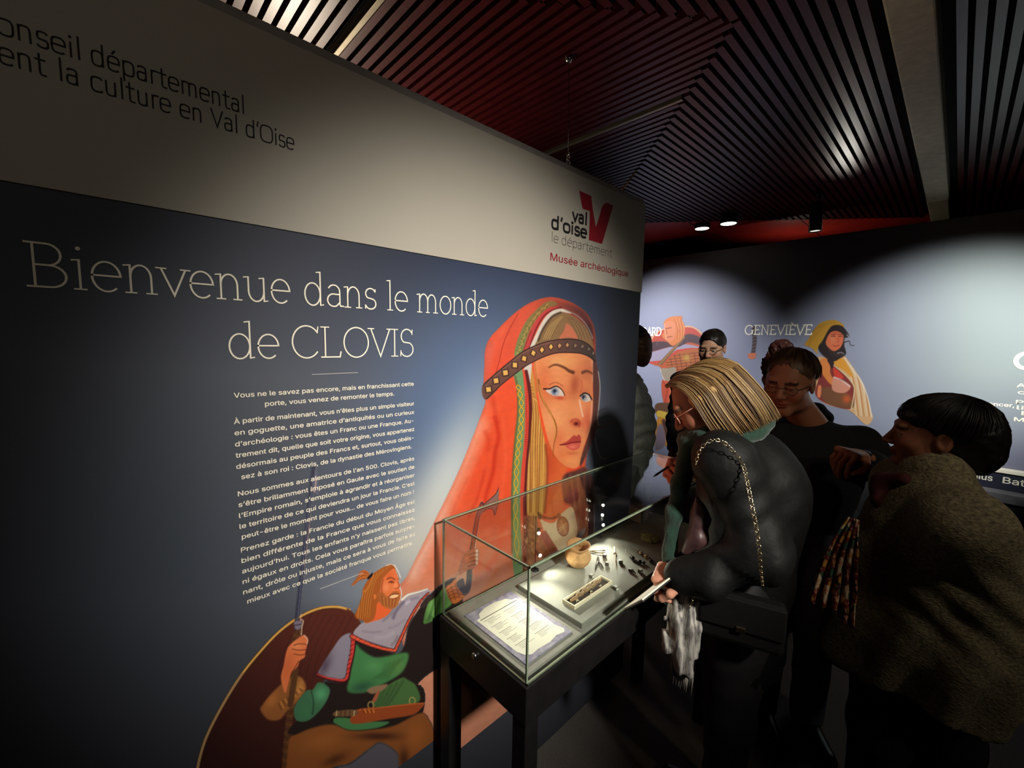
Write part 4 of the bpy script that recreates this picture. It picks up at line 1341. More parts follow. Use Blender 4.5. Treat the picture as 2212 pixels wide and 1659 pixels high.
pp = on_panel(0.0024)
b = MB()
strokes(b, 'Bienvenue dans le monde', -0.088, 0.845, CAMZ + 0.0700, 0.0470, 0.0015, pp, 2.0, True, .55, .02)
b.build('heading_text', M_cream, panel, True)['label'] = 'first line of the thin cream serif heading'
b = MB()
strokes(b, 'de CLOVIS', 0.170, 0.590, CAMZ - 0.0465, 0.0480, 0.0015, pp, 2.0, True, .45, .0)
b.build('heading_text', M_cream, panel, True)['label'] = 'second line of the thin cream serif heading'
for va in (-0.0853, -0.5984):
    b = MB()
    x0, x1 = (0.3275, 0.4334) if va > -.2 else (0.3303, 0.437)
    b.box((x0, PY - 0.0026, CAMZ + va - 0.0006), (x1, PY - 0.0016, CAMZ + va + 0.0006))
    b.build('divider_line', M_greyline, panel, True)
PARA = [
    (-0.1262, [("Vous ne le savez pas encore, mais en franchissant cette", .1765, .5860), ("porte, vous venez de remonter le temps.", .2315, .5285)], .0222),
    (-0.1796, [("À partir de maintenant, vous n’êtes plus un simple visiteur", .1745, .5870), ("en goguette, une amatrice d’antiquités ou un curieux", .1745, .5870),
               ("d’archéologie : vous êtes un Franc ou une Franque. Au-", .1745, .5850), ("trement dit, quelle que soit votre origine, vous appartenez", .1745, .5870),
               ("désormais au peuple des Francs et, surtout, vous obéis-", .1745, .5850), ("sez à son roi : Clovis, de la dynastie des Mérovingiens.", .1824, .5785)], .0234),
    (-0.3312, [("Nous sommes aux alentours de l’an 500. Clovis, après", .1750, .5860), ("s’être brillamment imposé en Gaule avec le soutien de", .1750, .5866),
               ("l’Empire romain, s’emploie à agrandir et à réorganiser", .1750, .5866), ("le territoire de ce qui deviendra un jour la Francie. C’est", .1750, .5866),
               ("peut-être le moment pour vous… de vous faire un nom !", .1780, .5840)], .0234),
    (-0.4530, [("Prenez garde : la Francie du début du Moyen Âge est", .1755, .5866), ("bien différente de la France que vous connaissez", .1755, .5866),
               ("aujourd’hui. Tous les enfants n’y naissent pas libres,", .1755, .5866), ("ni égaux en droits. Cela vous paraîtra parfois surpre-", .1755, .5856),
               ("nant, drôle ou injuste, mais ce sera à vous de faire au", .1755, .5866), ("mieux avec ce que la société franque vous permettra.", .1822, .5800)], .0234)]
for z0, lines, lead in PARA:
    b = MB()
    for i, (t, u0, u1) in enumerate(lines):
        font_text(b, t, u0, u1, CAMZ + z0 - i * lead, 0.0196, pp, bold=0.00028)
    b.build('text_paragraph', M_cream, panel, True)
ph = on_panel(0.0046)
b = MB()
strokes(b, 'conseil', -0.108, -0.004, CAMZ + 0.4282, 0.0212, 0.0012, ph, 3.2, False, .6, .06)
strokes(b, 'départemental', 0.0055, 0.2190, CAMZ + 0.4282, 0.0212, 0.0012, ph, 3.2, False, .6, .06)
strokes(b, "ent la culture en Val d’Oise", -0.0925, 0.3060, CAMZ + 0.3880, 0.0212, 0.0012, ph, 3.2, False, .6, .06)
b.build('sponsor_text', M_blackink, panel, True)
# the department's logo
b = MB()


def vpoly(pts):
    q = [at_y(1170 + x / 6.635, 390 + y / 6.635, PY - 0.0046) for x, y in pts]
    b.add(q, [tuple(reversed(t)) for t in tessellate_polygon([[Vector((p[0], p[2], 0)) for p in q]])])


vpoly([(538, 142), (712, 222), (735, 420), (778, 668), (832, 500), (862, 392), (880, 352), (912, 326), (940, 318), (1028, 358), (866, 908), (678, 852), (684, 700), (690, 560), (692, 438), (588, 402)])
lg = empty('department_logo', (0, 0, 0))
bpy.data.objects.remove(lg)
lg = b.build('department_logo', M_redink, panel, True)
lg['label'] = 'dark red V emblem'
b = MB()
strokes(b, 'val', 1.232, 1.3215, CAMZ + 0.4325, 0.0275, 0.0044, ph, 3.0, False, .5, .1)
strokes(b, 'd’oise', 1.1215, 1.3205, CAMZ + 0.3850, 0.0275, 0.0044, ph, 3.0, False, .5, .1)
b.build('logo_name', M_blackink, panel, True)
b = MB()
strokes(b, 'le département', 1.1200, 1.4930, CAMZ + 0.3390, 0.0215, 0.0010, ph, 3.0, False, .45, .08)
b.build('logo_subtitle', M_greyink, panel, True)
b = MB()
font_text(b, 'Musée archéologique', 1.1200, 1.6200, CAMZ + 0.2762, 0.0500, ph, bold=0.0002)
b.build('museum_name', M_redink, panel, True)['label'] = 'dark red museum name'

# wires that hold the panel up
for i, (p0, p1, lab) in enumerate((((1.235, PY + 0.025, ZT + 0.024), (1.222, PY + 0.025, CEIL - 0.004), 'thin wire with ring hook holding the welcome panel near its middle'),)):
    wr = empty('suspension_wire', p0, 0, lab, 'wire')
    b = MB()
    b.smooth = True
    b.tube([np.array(p0) + (0, 0, .05), p1], 0.0012, 6)
    b.build('wire', M_black, wr, True)
    b = MB()
    b.smooth = True
    for k in range(2):
        c = Vector(p0) + Vector((0, 0, 0.014 + k * 0.024))
        ring = [c + Vector((0.010 * math.cos(t) * (1 if k else .3), 0.010 * math.cos(t) * (.3 if k else 1), 0.014 * math.sin(t))) for t in np.linspace(0, 2 * math.pi, 14)[:-1]]
        b.tube(ring, 0.0028, 6, close=True)
    b.build('ring_hook', M_steel, wr, True)
    b = MB()
    b.smooth = True
    b.lathe([(0.0, -0.012), (0.008, -0.012), (0.012, -0.004), (0.012, 0.004), (0, 0.004)], p1, 14)
    b.build('ceiling_eyelet', M_steel, wr, True)
q0 = np.array((1.585, PY + 0.03, ZT + 0.024))
q1 = np.array(at_y(1374, 369, PY + 0.06))
b = MB()
b.smooth = True
b.tube([q0, q1], 0.0035, 8)
b.sphere(q0, 0.007, 8, 6)
M_brass = mat('brass_rod', S(240, 190, 110), 0.3, metal=0.7, noise=0.1, nscale=60)
tag(b.build('support_rod', M_brass), 'short brass rod rising from the top corner of the welcome panel', 'rod')

# ---------------------------------------------------------------- back wall with printed figures
b = MB()
b.box((BX, -3.4, 0), (BX + 0.06, 4.4, CAMZ + 0.833))
M_bluewall = mat('blue_wall_core', S(40, 44, 60), 0.7, noise=0.1, nscale=8)
wall = tag(b.build('wall_back', M_bluewall), kind='structure')


def wall_paint(p):
    p.a[:] = 1


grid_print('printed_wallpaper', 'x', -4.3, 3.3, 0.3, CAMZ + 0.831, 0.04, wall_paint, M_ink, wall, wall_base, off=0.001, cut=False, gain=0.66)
b = MB()
b.box((BX - 0.003, -3.4, 0.02), (BX, 4.4, 0.3))
b.build('dark_plinth', M_dark, wall)
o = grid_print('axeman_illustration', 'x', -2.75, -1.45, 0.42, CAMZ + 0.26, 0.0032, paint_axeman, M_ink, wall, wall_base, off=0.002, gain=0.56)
o['label'] = 'printed red haired axeman in a fur collar'
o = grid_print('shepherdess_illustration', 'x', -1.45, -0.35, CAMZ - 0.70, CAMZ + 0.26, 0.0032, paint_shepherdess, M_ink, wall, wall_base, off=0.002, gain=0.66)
o['label'] = 'printed dark haired woman in a yellow hooded cloak'
pw = on_wall(0.0032)
b = MB()
strokes(b, 'MÉDARD'[2:], -2.235 - 0.03, -2.052, CAMZ + 0.0725, 0.054, 0.0052, pw, 2.0, True, .5, 0)
b.build('name_text', M_cream, wall)
b = MB()
strokes(b, 'GENEVIÈVE', -1.288, -0.800, CAMZ + 0.086, 0.053, 0.0042, pw, 2.0, True, .5, .02)
b.build('name_text', M_cream, wall)
b = MB()
strokes(b, 'C', 0.240, 0.330, CAMZ - 0.112, 0.062, 0.011, pw, 2.0, False)
for px, py, t, wd in ((2196, 836, 'Au', .06), (2198, 851, 'co', .06), (2194, 872, 'Pa', .06), (2196, 884, 'livr', .09), (2206, 896, 'E', .03), (2190, 909, 'Mais', .11)):
    q = at_x(px, py, BX)
    font_text(b, t, -q[1], -q[1] + wd, q[2], 0.045, pw, bold=0.0012)
q = at_x(2080, 871, BX)
font_text(b, 'commencer,', -q[1], -q[1] + 0.215, q[2], 0.045, pw, bold=0.0012)
q = at_x(2094, 880, BX)
font_text(b, 'temps', -q[1], -q[1] + 0.09, q[2], 0.032, pw, bold=0.0006)
b.build('wall_text', M_cream, wall)

# name rail under the back wall print
q = at_x(2104, 1004, BX - 0.05)
rail = empty('name_rail', (BX, -0.9, q[2]), 0, 'long white-topped rail with names under the right of the blue wall', 'rail')
b = MB()
b.box((BX - 0.06, -3.2, q[2] - 0.024), (BX - 0.002, 0.45, q[2]), 0.003)
b.build('top_strip', M_cream, rail, True)['label'] = 'cream top strip'
b = MB()
b.box((BX - 0.05, -3.2, q[2] - 0.13), (BX - 0.002, 0.45, q[2] - 0.024), 0.003)
M_navy = mat('navy_board', S(34, 36, 52), 0.5, noise=0.1, nscale=20)
b.build('name_board', M_navy, rail, True)
b = MB()
prail = lambda u, v, d=0.0: (BX - 0.0515 - d, -u, v)
font_text(b, 'thius', 0.115, 0.215, q[2] - 0.085, 0.075, prail, bold=0.001)
b.build('name_text', M_cream, rail, True)
b = MB()
font_text(b, 'Bathilde', 0.258, 0.48, q[2] - 0.085, 0.075, prail, bold=0.001)
b.build('name_text', M_cream, rail, True)
b = MB()
b.box((BX - 0.14, -3.2, q[2] - 0.19), (BX - 0.002, 0.45, q[2] - 0.13), 0.004)
M_ledge = mat('grey_ledge', S(120, 118, 120), 0.6, noise=0.25, nscale=14)
b.build('ledge', M_ledge, rail, True)
b = MB()
b.box((BX - 0.12, -3.2, 0.0), (BX - 0.002, 0.45, q[2] - 0.19), 0.004)
b.build('base', M_dark, rail, True)

# ---------------------------------------------------------------- ceiling fixtures
M_lens = mat('lamp_lens', S(255, 250, 235), 0.3, emit=S(255, 244, 214), estr=2.6)


def track_spot(base, head_c, aim, lab, r=0.034, ln=0.13):
    t = empty('track_spotlight', base, 0, lab, 'spotlight', 'ceiling spotlights')
    b = MB()
    b.box(np.array(base) + (-.06, -.018, -.03), np.array(base) + (.06, .018, 0.0), 0.004)
    b.build('adapter', M_black, t, True)
    b = MB()
    b.smooth = True
    hc = Vector(head_c)
    d = (Vector(aim) - hc).normalized()
    b.tube([Vector(base) + Vector((0, 0, -.02)), hc - d * ln * .3 + Vector((0, 0, .045)), hc - d * ln * .1], 0.008, 8)
    b.build('arm', M_black, t, True)
    b = MB()
    b.smooth = True
    b.tube([hc - d * ln * .55, hc - d * ln * .5, hc + d * ln * .5], [r * .8, r, r], 20, caps=False)
    b.tube([hc - d * ln * .56, hc - d * ln * .55], [0.001, r * .8], 20, caps=False)
    b.tube([hc + d * ln * .5, hc + d * ln * .44], [r, r * .9], 20, caps=False)
    b.build('housing', M_black, t, True)
    b = MB()
    b.tube([hc + d * ln * .44, hc + d * ln * .45], r * .9, 20)
    b.build('lens', M_lens, t, True)
    return t


la = SPOTS['wall_b'][0]
track_spot((3.384, 0.70, CEIL), (3.27, 0.69, CAMZ + 0.80), (3.30, 0.66, 0.0), 'black track spotlight in front of the middle of the blue wall', 0.036, 0.17)
track_spot((3.554, 1.33, CEIL), (3.50, 1.30, CAMZ + 0.945), (3.47, 1.29, 0), 'pale-lensed spotlight hanging nearest left of the large black one', 0.062, 0.06)
track_spot((3.75, 1.62, CEIL), (3.64, 1.56, CAMZ + 0.965), (3.63, 1.55, 0), 'flat spotlight under the red ceiling above the axeman', 0.06, 0.03)

# ---------------------------------------------------------------- the glass display case
CX0, CX1, CY0, CY1 = 0.648, 1.775, 0.614, 0.952
ZG = CAMZ - 0.501
ZR = 0.832


def glass_mat():
    m = bpy.data.materials.new('clear_glass')
    m.use_nodes = True
    nt = m.node_tree
    nt.nodes.clear()
    out = nt.nodes.new('ShaderNodeOutputMaterial')
    tr = nt.nodes.new('ShaderNodeBsdfTransparent')
    tr.inputs[0].default_value = (0.96, 0.975, 0.965, 1)
    gl = nt.nodes.new('ShaderNodeBsdfGlossy')
    gl.inputs['Roughness'].default_value = 0.0
    lw = nt.nodes.new('ShaderNodeLayerWeight')     # two-sided Schlick reflectance
    lw.inputs['Blend'].default_value = 0.5
    pw_ = nt.nodes.new('ShaderNodeMath')
    pw_.operation = 'POWER'
    pw_.inputs[1].default_value = 5.0
    fr = nt.nodes.new('ShaderNodeMath')
    fr.operation = 'MULTIPLY_ADD'
    fr.inputs[1].default_value = 0.9
    fr.inputs[2].default_value = 0.035
    nt.links.new(lw.outputs['Facing'], pw_.inputs[0])
    nt.links.new(pw_.outputs[0], fr.inputs[0])
    tc = nt.nodes.new('ShaderNodeTexCoord')
    nz = nt.nodes.new('ShaderNodeTexNoise')      # faint smears on the glass
    nz.inputs['Scale'].default_value = 9
    mp = nt.nodes.new('ShaderNodeMapRange')
    mp.inputs['From Min'].default_value = 0.55
    mp.inputs['From Max'].default_value = 0.8
    mp.inputs['To Min'].default_value = 0.0
    mp.inputs['To Max'].default_value = 0.012
    df = nt.nodes.new('ShaderNodeBsdfDiffuse')
    mx = nt.nodes.new('ShaderNodeMixShader')
    m2 = nt.nodes.new('ShaderNodeMixShader')
    L = nt.links.new
    L(tc.outputs['Object'], nz.inputs['Vector'])
    L(nz.outputs['Fac'], mp.inputs['Value'])
    L(mp.outputs['Result'], m2.inputs[0])
    L(fr.outputs[0], mx.inputs[0])
    L(tr.outputs[0], mx.inputs[1])
    L(gl.outputs[0], mx.inputs[2])
    L(mx.outputs[0], m2.inputs[1])
    L(df.outputs[0], m2.inputs[2])
    L(m2.outputs[0], out.inputs[0])
    return m


M_glass = glass_mat()
M_gedge = mat('green_glass_edge', S(150, 164, 138), 0.15, spec=0.8, noise=0.12, nscale=60)
M_case = mat('black_case', S(24, 22, 22), 0.45, noise=0.2, nscale=20)
M_deck = mat('grey_deck', S(150, 150, 138), 0.75, noise=0.07, nscale=26, bump=0.05)
M_plinth = mat('dark_grey_plinth', S(140, 142, 130), 0.7, noise=0.08, nscale=14)

case = empty('display_case', ((CX0 + CX1) / 2, (CY0 + CY1) / 2, 0), 0, 'long black glass-topped display case standing against the welcome panel', 'display case')
b = MB()
b.box((CX0 - .006, CY0 - .006, ZR - .098), (CX1 + .006, CY1 + .006, ZR), 0.003)
b.build('apron', M_case, case, True)
for lx in (CX0 - .004, CX1 - .040):
    for ly in (CY0 - .004, CY1 - .040):
        b = MB()
        b.box((lx, ly, 0), (lx + .044, ly + .044, ZR - .096), 0.002)
        b.build('leg', M_case, case, True)
b = MB()
b.box((CX0 + .016, CY0 + .016, ZR - .004), (CX1 - .016, CY1 - .012, DECK), 0.001)
b.build('deck', M_deck, case, True)['label'] = 'grey display surface'
t = 0.006
for a, c in (((CX0, CY0 + t, ZR), (CX0 + t, CY1 - t, ZG - t)), ((CX1 - t, CY0 + t, ZR), (CX1, CY1 - t, ZG - t)), ((CX0, CY0, ZR), (CX1, CY0 + t, ZG - t)),
             ((CX0, CY1 - t, ZR), (CX1, CY1, ZG - t)), ((CX0, CY0, ZG - t), (CX1, CY1, ZG))):
    b = MB()
    b.box(a, c)
    b.build('glass_pane', M_glass, case, True)
b = MB()
e = 0.0045
for x in (CX0, CX1 - e):
    for y in (CY0, CY1 - e):
        b.box((x, y, ZR), (x + e, y + e, ZG - e))
    for z in (ZR, ZG - e):
        b.box((x, CY0, z), (x + e, CY1, z + e))
for y in (CY0, CY1 - e):
    for z in (ZR, ZG - e):
        b.box((CX0, y, z), (CX1, y + e, z + e))
b.build('glass_edge', M_gedge, case, True)['label'] = 'pale green polished glass edges'
b = MB()
b.smooth = True
b.tube([(CX0 - .006, .793, .806), (CX0 - .012, .793, .806), (CX0 - .0135, .793, .806)], [.0085, .0085, .006], 18)
lk = b.build('lock', M_steel, case, True)
b = MB()
b.box((CX0 - .0145, .7922, .8015), (CX0 - .0130, .7938, .8105))
b.build('keyhole', M_black, lk)


def led_mast(x, y, heads, lab):
    mst = empty('led_mast', (x, y, DECK), 0, lab, 'lamp', 'light masts in the display case')
    b = MB()
    b.smooth = True
    b.lathe([(0, 0), (.014, 0), (.014, .003), (.004, .005), (0, .005)], (x, y, DECK + .0004), 16)
    b.build('foot', M_black, mst, True)
    b = MB()
    b.smooth = True
    top = max(h[0] for h in heads) + .05
    b.tube([(x, y, DECK + .002), (x, y, top)], .0022, 8)
    b.build('pole', M_black, mst, True)
    for z, aim, wts, deg in heads:
        p = Vector((x + .003, y - .010, z))
        d = (Vector(aim) - p).normalized()
        b = MB()
        b.smooth = True
        b.tube([p - d * .012, p - d * .010, p + d * .008], [.004, .0062, .0062], 12)
        b.tube([(x, y, z), p - d * .006], .002, 6)
        hd = b.build('lamp_head', M_black, mst, True)
        b = MB()
        b.smooth = True
        b.sphere(p + d * .0085, .0058, 10, 6)
        b.build('lens', M_led, hd)
        l = spot('lamp_case', p + d * .017, aim, wts, deg, 0.9, (1, .96, .80), .006)
        l.name = 'lamp_case'


M_led = mat('led_lens', S(255, 252, 235), 0.3, emit=S(255, 250, 225), estr=14)
led_mast(1.010, .930, ((CAMZ - .638, (.80, .70, .845), 6.2, 80), (CAMZ - .719, (1.02, .70, .858), 1.6, 110)), 'thin black light mast with two lit heads behind the clay pot')
led_mast(1.384, .930, ((CAMZ - .639, (1.20, .76, .858), 2.2, 80), (CAMZ - .682, (.98, .64, .85), 4.2, 80), (CAMZ - .723, (1.30, .72, .858), .6, 90)), 'thin black light mast with three lit heads near the far end of the case')

# plinth board the exhibits lie on
b = MB()
b.box((.889, .640, DECK + .0004), (1.745, .888, DECK + .016), 0.0015)
tag(b.build('display_board', M_plinth), 'raised dark grey board carrying the exhibits inside the case', 'board')
ZP = DECK + .016

# information sheet
sheet = empty('information_sheet', (.77, .772, DECK), 0, 'violet-bordered text sheet with cream parchment shape at the near end of the case', 'sheet')
M_violet = mat('violet_border', S(128, 124, 150), 0.7, noise=0.22, nscale=60, col2=S(176, 172, 186))
M_parch = mat('parchment_cream', S(236, 236, 216), 0.7, noise=0.02, nscale=30)
SX0, SX1, SY0, SY1 = .683, .860, .650, .895
b = MB()
b.box((SX0, SY0, DECK + .0002), (SX1, SY1, DECK + .004), 0.0006)
b.build('backing', M_violet, sheet, True)
pc = [(.012, .045), (.012, .205), (.026, .207), (.034, .222), (.062, .232), (.100, .234), (.138, .224), (.150, .208), (.165, .206), (.165, .085), (.160, .050), (.168, .022), (.158, .012), (.132, .018), (.10, .012), (.06, .016), (.034, .014), (.020, .024)]
b = MB()
b.prism([tuple(q) for q in pc], .0006, Matrix.Translation((SX0, SY0, DECK + .004)))
b.build('parchment', M_parch, sheet, True)
b = MB()
rr = random.Random(8)
b.box((SX0 + .02, SY0 + .196, DECK + .0046), (SX0 + .158, SY0 + .1985, DECK + .0048))
for cx in (.024, .092):
    for blk in range(5):
        y0 = .186 - blk * .031 - (.0 if cx < .05 else .004)
        if cx > .05 and blk > 4:
            continue
        for ln in range(5):
            wl = rr.uniform(.030, .058) * (0.6 if ln == 4 else 1)
            th = .0013 if ln == 0 else .0008
            b.box((SX0 + cx + (.006 if ln else 0), SY0 + y0 - ln * .0046, DECK + .0046), (SX0 + cx + wl, SY0 + y0 - ln * .0046 + th, DECK + .00475))
b.build('text_block', M_greyink, sheet, True)

# clay pot
M_clay = mat('ochre_clay', S(206, 160, 104), 0.85, noise=0.14, nscale=50, bump=0.3, bscale=120)
pc_ = at_z(1249, 1226, ZP)
px_, py_ = pc_[0] + .008, pc_[1] + .008
prof = [(0, .0), (.020, 0), (.026, .004), (.037, .016), (.0435, .030), (.0445, .036), (.0425, .0375), (.0432, .042), (.040, .048), (.0405, .050), (.036, .056), (.0325, .062), (.034, .068), (.0395, .075), (.0405, .078), (.038, .0785),
        (.033, .072), (.030, .064), (.034, .055), (.039, .040), (.034, .016), (.022, .006), (0, .005)]


def pot_fn(p, a, i):
    if 12 <= i <= 16:      # pinched pouring lip
        d = math.cos(a - math.radians(228))
        k = max(0, d) ** 6
        p[0] += .007 * k * math.cos(math.radians(228))
        p[1] += .007 * k * math.sin(math.radians(228))
        p[2] += -.003 * k + .005 * max(0, math.cos(a - math.radians(60))) ** 8
    p[0] *= 1 + .012 * math.sin(3 * a)
    return p


b = MB()
b.smooth = True
b.lathe(prof, (px_, py_, ZP), 56, pot_fn)
pot = b.build('clay_pot', M_clay)
tag(pot, 'small ochre clay pot with pinched lip and ridged belly in the case', 'pot')

M_bronze = mat('dark_bronze', S(58, 52, 46), 0.5, metal=0.5, noise=0.35, nscale=160)
M_bone = mat('pale_bone', S(214, 204, 170), 0.6, noise=0.15, nscale=120)
M_cubeg = mat('clear_acrylic', S(222, 226, 214), 0.1, spec=0.8, noise=0.03, nscale=60)
M_cubed = mat('dark_acrylic_edge', S(70, 72, 66), 0.2, noise=0.1, nscale=60)


def marker(px, py, lab):
    q = at_z(px, py, ZP)
    t = empty('number_marker', (q[0], q[1], ZP), rr.uniform(-.3, .6), lab, 'marker', 'number cubes beside the exhibits')
    b = MB()
    b.box((-.0062, -.0062, 0), (.0062, .0062, .011), .0012)
    b.build('cube', M_cubed, t)
    b = MB()
    b.box((-.005, -.005, .0112), (.005, .005, .0122), .0004)
    b.box((-.0045, -.0068, .002), (.0045, -.0062, .0095))
    b.build('face', M_cubeg, t)


marker(1306, 1204, 'tiny clear cube marker beside the tweezers right of the pot')
marker(1311, 1221, 'tiny clear cube marker below the tweezers, beside the small bronze fitting')
marker(1341, 1217, 'tiny clear cube marker just right of the long pin')
marker(1277, 1248, 'tiny clear cube marker between the pot and the long tray')
marker(1330, 1274, 'tiny clear cube marker in front of the far end of the long tray')
marker(1383, 1237, 'tiny clear cube marker nearest the writing woman, by the little brooch')

# tweezers
a0, a1 = at_z(1275, 1193, ZP), at_z(1307, 1199, ZP)
a2 = at_z(1307, 1191, ZP)
b = MB()
b.smooth = True
b.tube([tuple(a1 + (0, 0, .004)), tuple((a0 + a1) / 2 + (0, 0, .005)), tuple(a0 + (0, 0, .004))], [.0022, .0016, .0018], 8)
b.tube([tuple(a2 + (0, 0, .004)), tuple((a0 + a2) / 2 + (0, 0, .005)), tuple(a0 + (0, 0, .004))], [.0022, .0016, .0018], 8)
ring = [a0 + np.array((.005 * math.cos(t), .005 * math.sin(t), .004)) for t in np.linspace(0, 6.283, 12)[:-1]]
b.tube(ring, .0012, 6, close=True)
M_oldbr = mat('pale_bronze', S(150, 140, 96), 0.45, metal=0.4, noise=0.25, nscale=140)
tag(b.build('tweezers', M_oldbr), 'small bronze tweezers lying right of the clay pot', 'tweezers')
# bronze fitting
b = MB()
b.smooth = True
f0 = at_z(1292, 1214, ZP) + (0, 0, .004)
for dx, dy in ((-6, 22), (9, 14), (12, 20), (0, -8), (-3, 8)):
    f1 = at_z(1292 + dx, 1210 + dy, ZP) + (0, 0, .003)
    b.tube([tuple(f0), tuple((f0 + f1) / 2 + (0, 0, .003)), tuple(f1)], [.0042, .003, .0016], 8)
b.sphere(tuple(f0 + (0, 0, .001)), .0058, 10, 6)
tag(b.build('bronze_fitting', M_bronze), 'small dark forked bronze fitting between the pot and the long pin', 'fitting')
# long pin
q0, q1 = at_z(1327, 1184, ZP) + (0, 0, .004), at_z(1332, 1233, ZP) + (0, 0, .003)
pin = empty('dress_pin', tuple(q0), 0, 'long pale dress pin with a small knob lying right of the pot', 'pin')
b = MB()
b.smooth = True
b.tube([tuple(q0), tuple(q0 * .65 + q1 * .35), tuple(q1)], [.0028, .0024, .0008], 8)
b.build('shaft', M_bone, pin, True)
b = MB()
b.smooth = True
kk = q0 * .70 + q1 * .30
b.sphere(tuple(kk), .0058, 10, 8)
b.build('knob', M_bone, pin, True)


def beads(name, pts, cols, lab, r0, wire):
    t = empty(name, tuple(at_z(*pts[0], ZP)), 0, lab, 'beads')
    pp_ = catmull([tuple(at_z(*p, ZP) + (0, 0, .006)) for p in pts], 10, False)
    b = MB()
    b.smooth = True
    w2 = catmull([tuple(at_z(*p, ZP) + (0, 0, .0045)) for p in wire], 6, False)
    b.tube([tuple(p) for p in w2], .0008, 6)
    b.tube([tuple(p) for p in pp_], .0008, 6)
    b.build('string', M_bone, t, True)
    L = np.concatenate([[0], np.cumsum(np.linalg.norm(np.diff(pp_, axis=0), axis=1))])
    s = 0.002
    i = 0
    while s < L[-1] - .002:
        c = [np.interp(s, L, pp_[:, k]) for k in range(3)]
        r = r0 * (1 + .25 * math.sin(i * 1.9))
        b = MB()
        b.smooth = True
        b.sphere((c[0], c[1], ZP + r), r, 10, 7, (1, 1, .95))
        b.build('bead', cols[i % len(cols)], t, True)
        s += r * 1.75
        i += 1


M_blk = mat('black_glass_bead', S(26, 24, 26), 0.15, spec=0.7, noise=0.2, nscale=120)
M_amber = mat('yellow_bead', S(176, 156, 84), 0.4, noise=0.2, nscale=120)
M_brown = mat('brown_bead', S(86, 54, 44), 0.4, noise=0.2, nscale=120)
beads('bead_string', [(1363, 1206), (1370, 1213), (1380, 1218), (1392, 1219)], [M_blk, M_blk, M_bronze], 'dark string of black beads beside the woman\'s lower hand', .0062, [(1352, 1189), (1352, 1196), (1357, 1202), (1363, 1206)])
beads('bead_string', [(1379, 1195), (1386, 1200), (1394, 1205), (1402, 1210), (1407, 1217)], [M_brown, M_bone, M_blk, M_bone, M_amber], 'mixed brown, white and yellow bead string behind the black one', .0056, [(1369, 1184), (1376, 1187), (1379, 1195)])
# small fibula
b = MB()
b.smooth = True
g0, g1 = at_z(1360, 1233, ZP) + (0, 0, .004), at_z(1373, 1241, ZP) + (0, 0, .003)
b.tube([tuple(g0), tuple((g0 + g1) / 2 + (0, 0, .004)), tuple(g1)], [.0055, .004, .0016], 9)
b.sphere(tuple(g0), .0058, 10, 6, (1.3, .9, .7))
tag(b.build('small_brooch', M_bronze), 'little dark brooch in front of the black beads', 'brooch')
# corroded green piece
cc = at_z(1404, 1166, ZP)
M_verdi = mat('verdigris', S(150, 164, 104), 0.9, noise=0.3, nscale=90, bump=0.5, bscale=160)
b = MB()
b.smooth = True
rs = np.random.RandomState(4)
for k in range(60):
    a = rs.rand() * 6.28
    r = math.sqrt(rs.rand())
    b.sphere((cc[0] + .034 * r * math.cos(a) * .8, cc[1] + .036 * r * math.sin(a), ZP + .006 + .008 * (1 - r)), .006 + .004 * rs.rand(), 8, 6)
o = b.build('corroded_bronze', M_verdi)
md = o.modifiers.new('r', 'REMESH')
md.mode = 'VOXEL'
md.voxel_size = .0022
md.use_smooth_shade = True
tag(o, 'pale green lumpy corroded bronze piece near the far end of the case', 'artefact')
# grey block stand
bb = at_z(1384, 1131, ZP)
b = MB()
b.box((bb[0], bb[1], ZP), (bb[0] + .062, bb[1] + .062, ZP + .060), .002)
M_block = mat('grey_block', S(150, 144, 134), 0.7, noise=0.08, nscale=40)
tag(b.build('block_stand', M_block), 'grey cube stand at the far end of the case', 'stand')
# long tray with fragments
tray = empty('display_tray', (1.015, .712, ZP), 0, 'long narrow cream-edged tray holding a brown relic in front of the pot', 'tray')
M_trayw = mat('cream_card', S(232, 224, 190), 0.6, noise=0.03, nscale=40)
M_trayd = mat('dark_lining', S(74, 68, 62), 0.9, noise=0.15, nscale=120)
tx0, tx1, ty0, ty1 = .920, 1.112, .690, .735
b = MB()
w = .004
b.box((tx0, ty0, ZP), (tx1, ty0 + w, ZP + .012), .0006)
b.box((tx0, ty1 - w, ZP), (tx1, ty1, ZP + .012), .0006)
b.box((tx0, ty0 + w, ZP), (tx0 + w, ty1 - w, ZP + .012), .0006)
b.box((tx1 - w, ty0 + w, ZP), (tx1, ty1 - w, ZP + .012), .0006)
b.build('rim', M_trayw, tray, True)
b = MB()
b.box((tx0 + w, ty0 + w, ZP + .001), (tx1 - w, ty1 - w, ZP + .005))
b.build('lining', M_trayd, tray, True)
b = MB()
b.smooth = True
M_relic = mat('brown_relic', S(150, 122, 84), 0.8, noise=0.35, nscale=130, bump=0.4, bscale=200)
n = 26
pts = [(tx0 + .012 + i * (tx1 - tx0 - .03) / (n - 1), .714 + .008 * (i / n) + .002 * math.sin(i * 1.3), ZP + .010) for i in range(n)]
b.tube(pts, [(.0045 + .0025 * abs(math.sin(i * .7))) * (1 if 2 < i < n - 2 else .7) for i in range(n)], 9)
o = tag(b.build('sword_fragment', M_relic), 'brown corroded relic with pale crust lying in the long tray', 'artefact')
b = MB()
b.smooth = True
for k in range(34):
    i = rs.randint(8, n)
    p = pts[i]
    b.sphere((p[0] + rs.uniform(-.003, .003), p[1] + rs.uniform(-.002, .006), p[2] + .004), rs.uniform(.0014, .0032), 6, 5)
b.build('crust', M_bone, o)
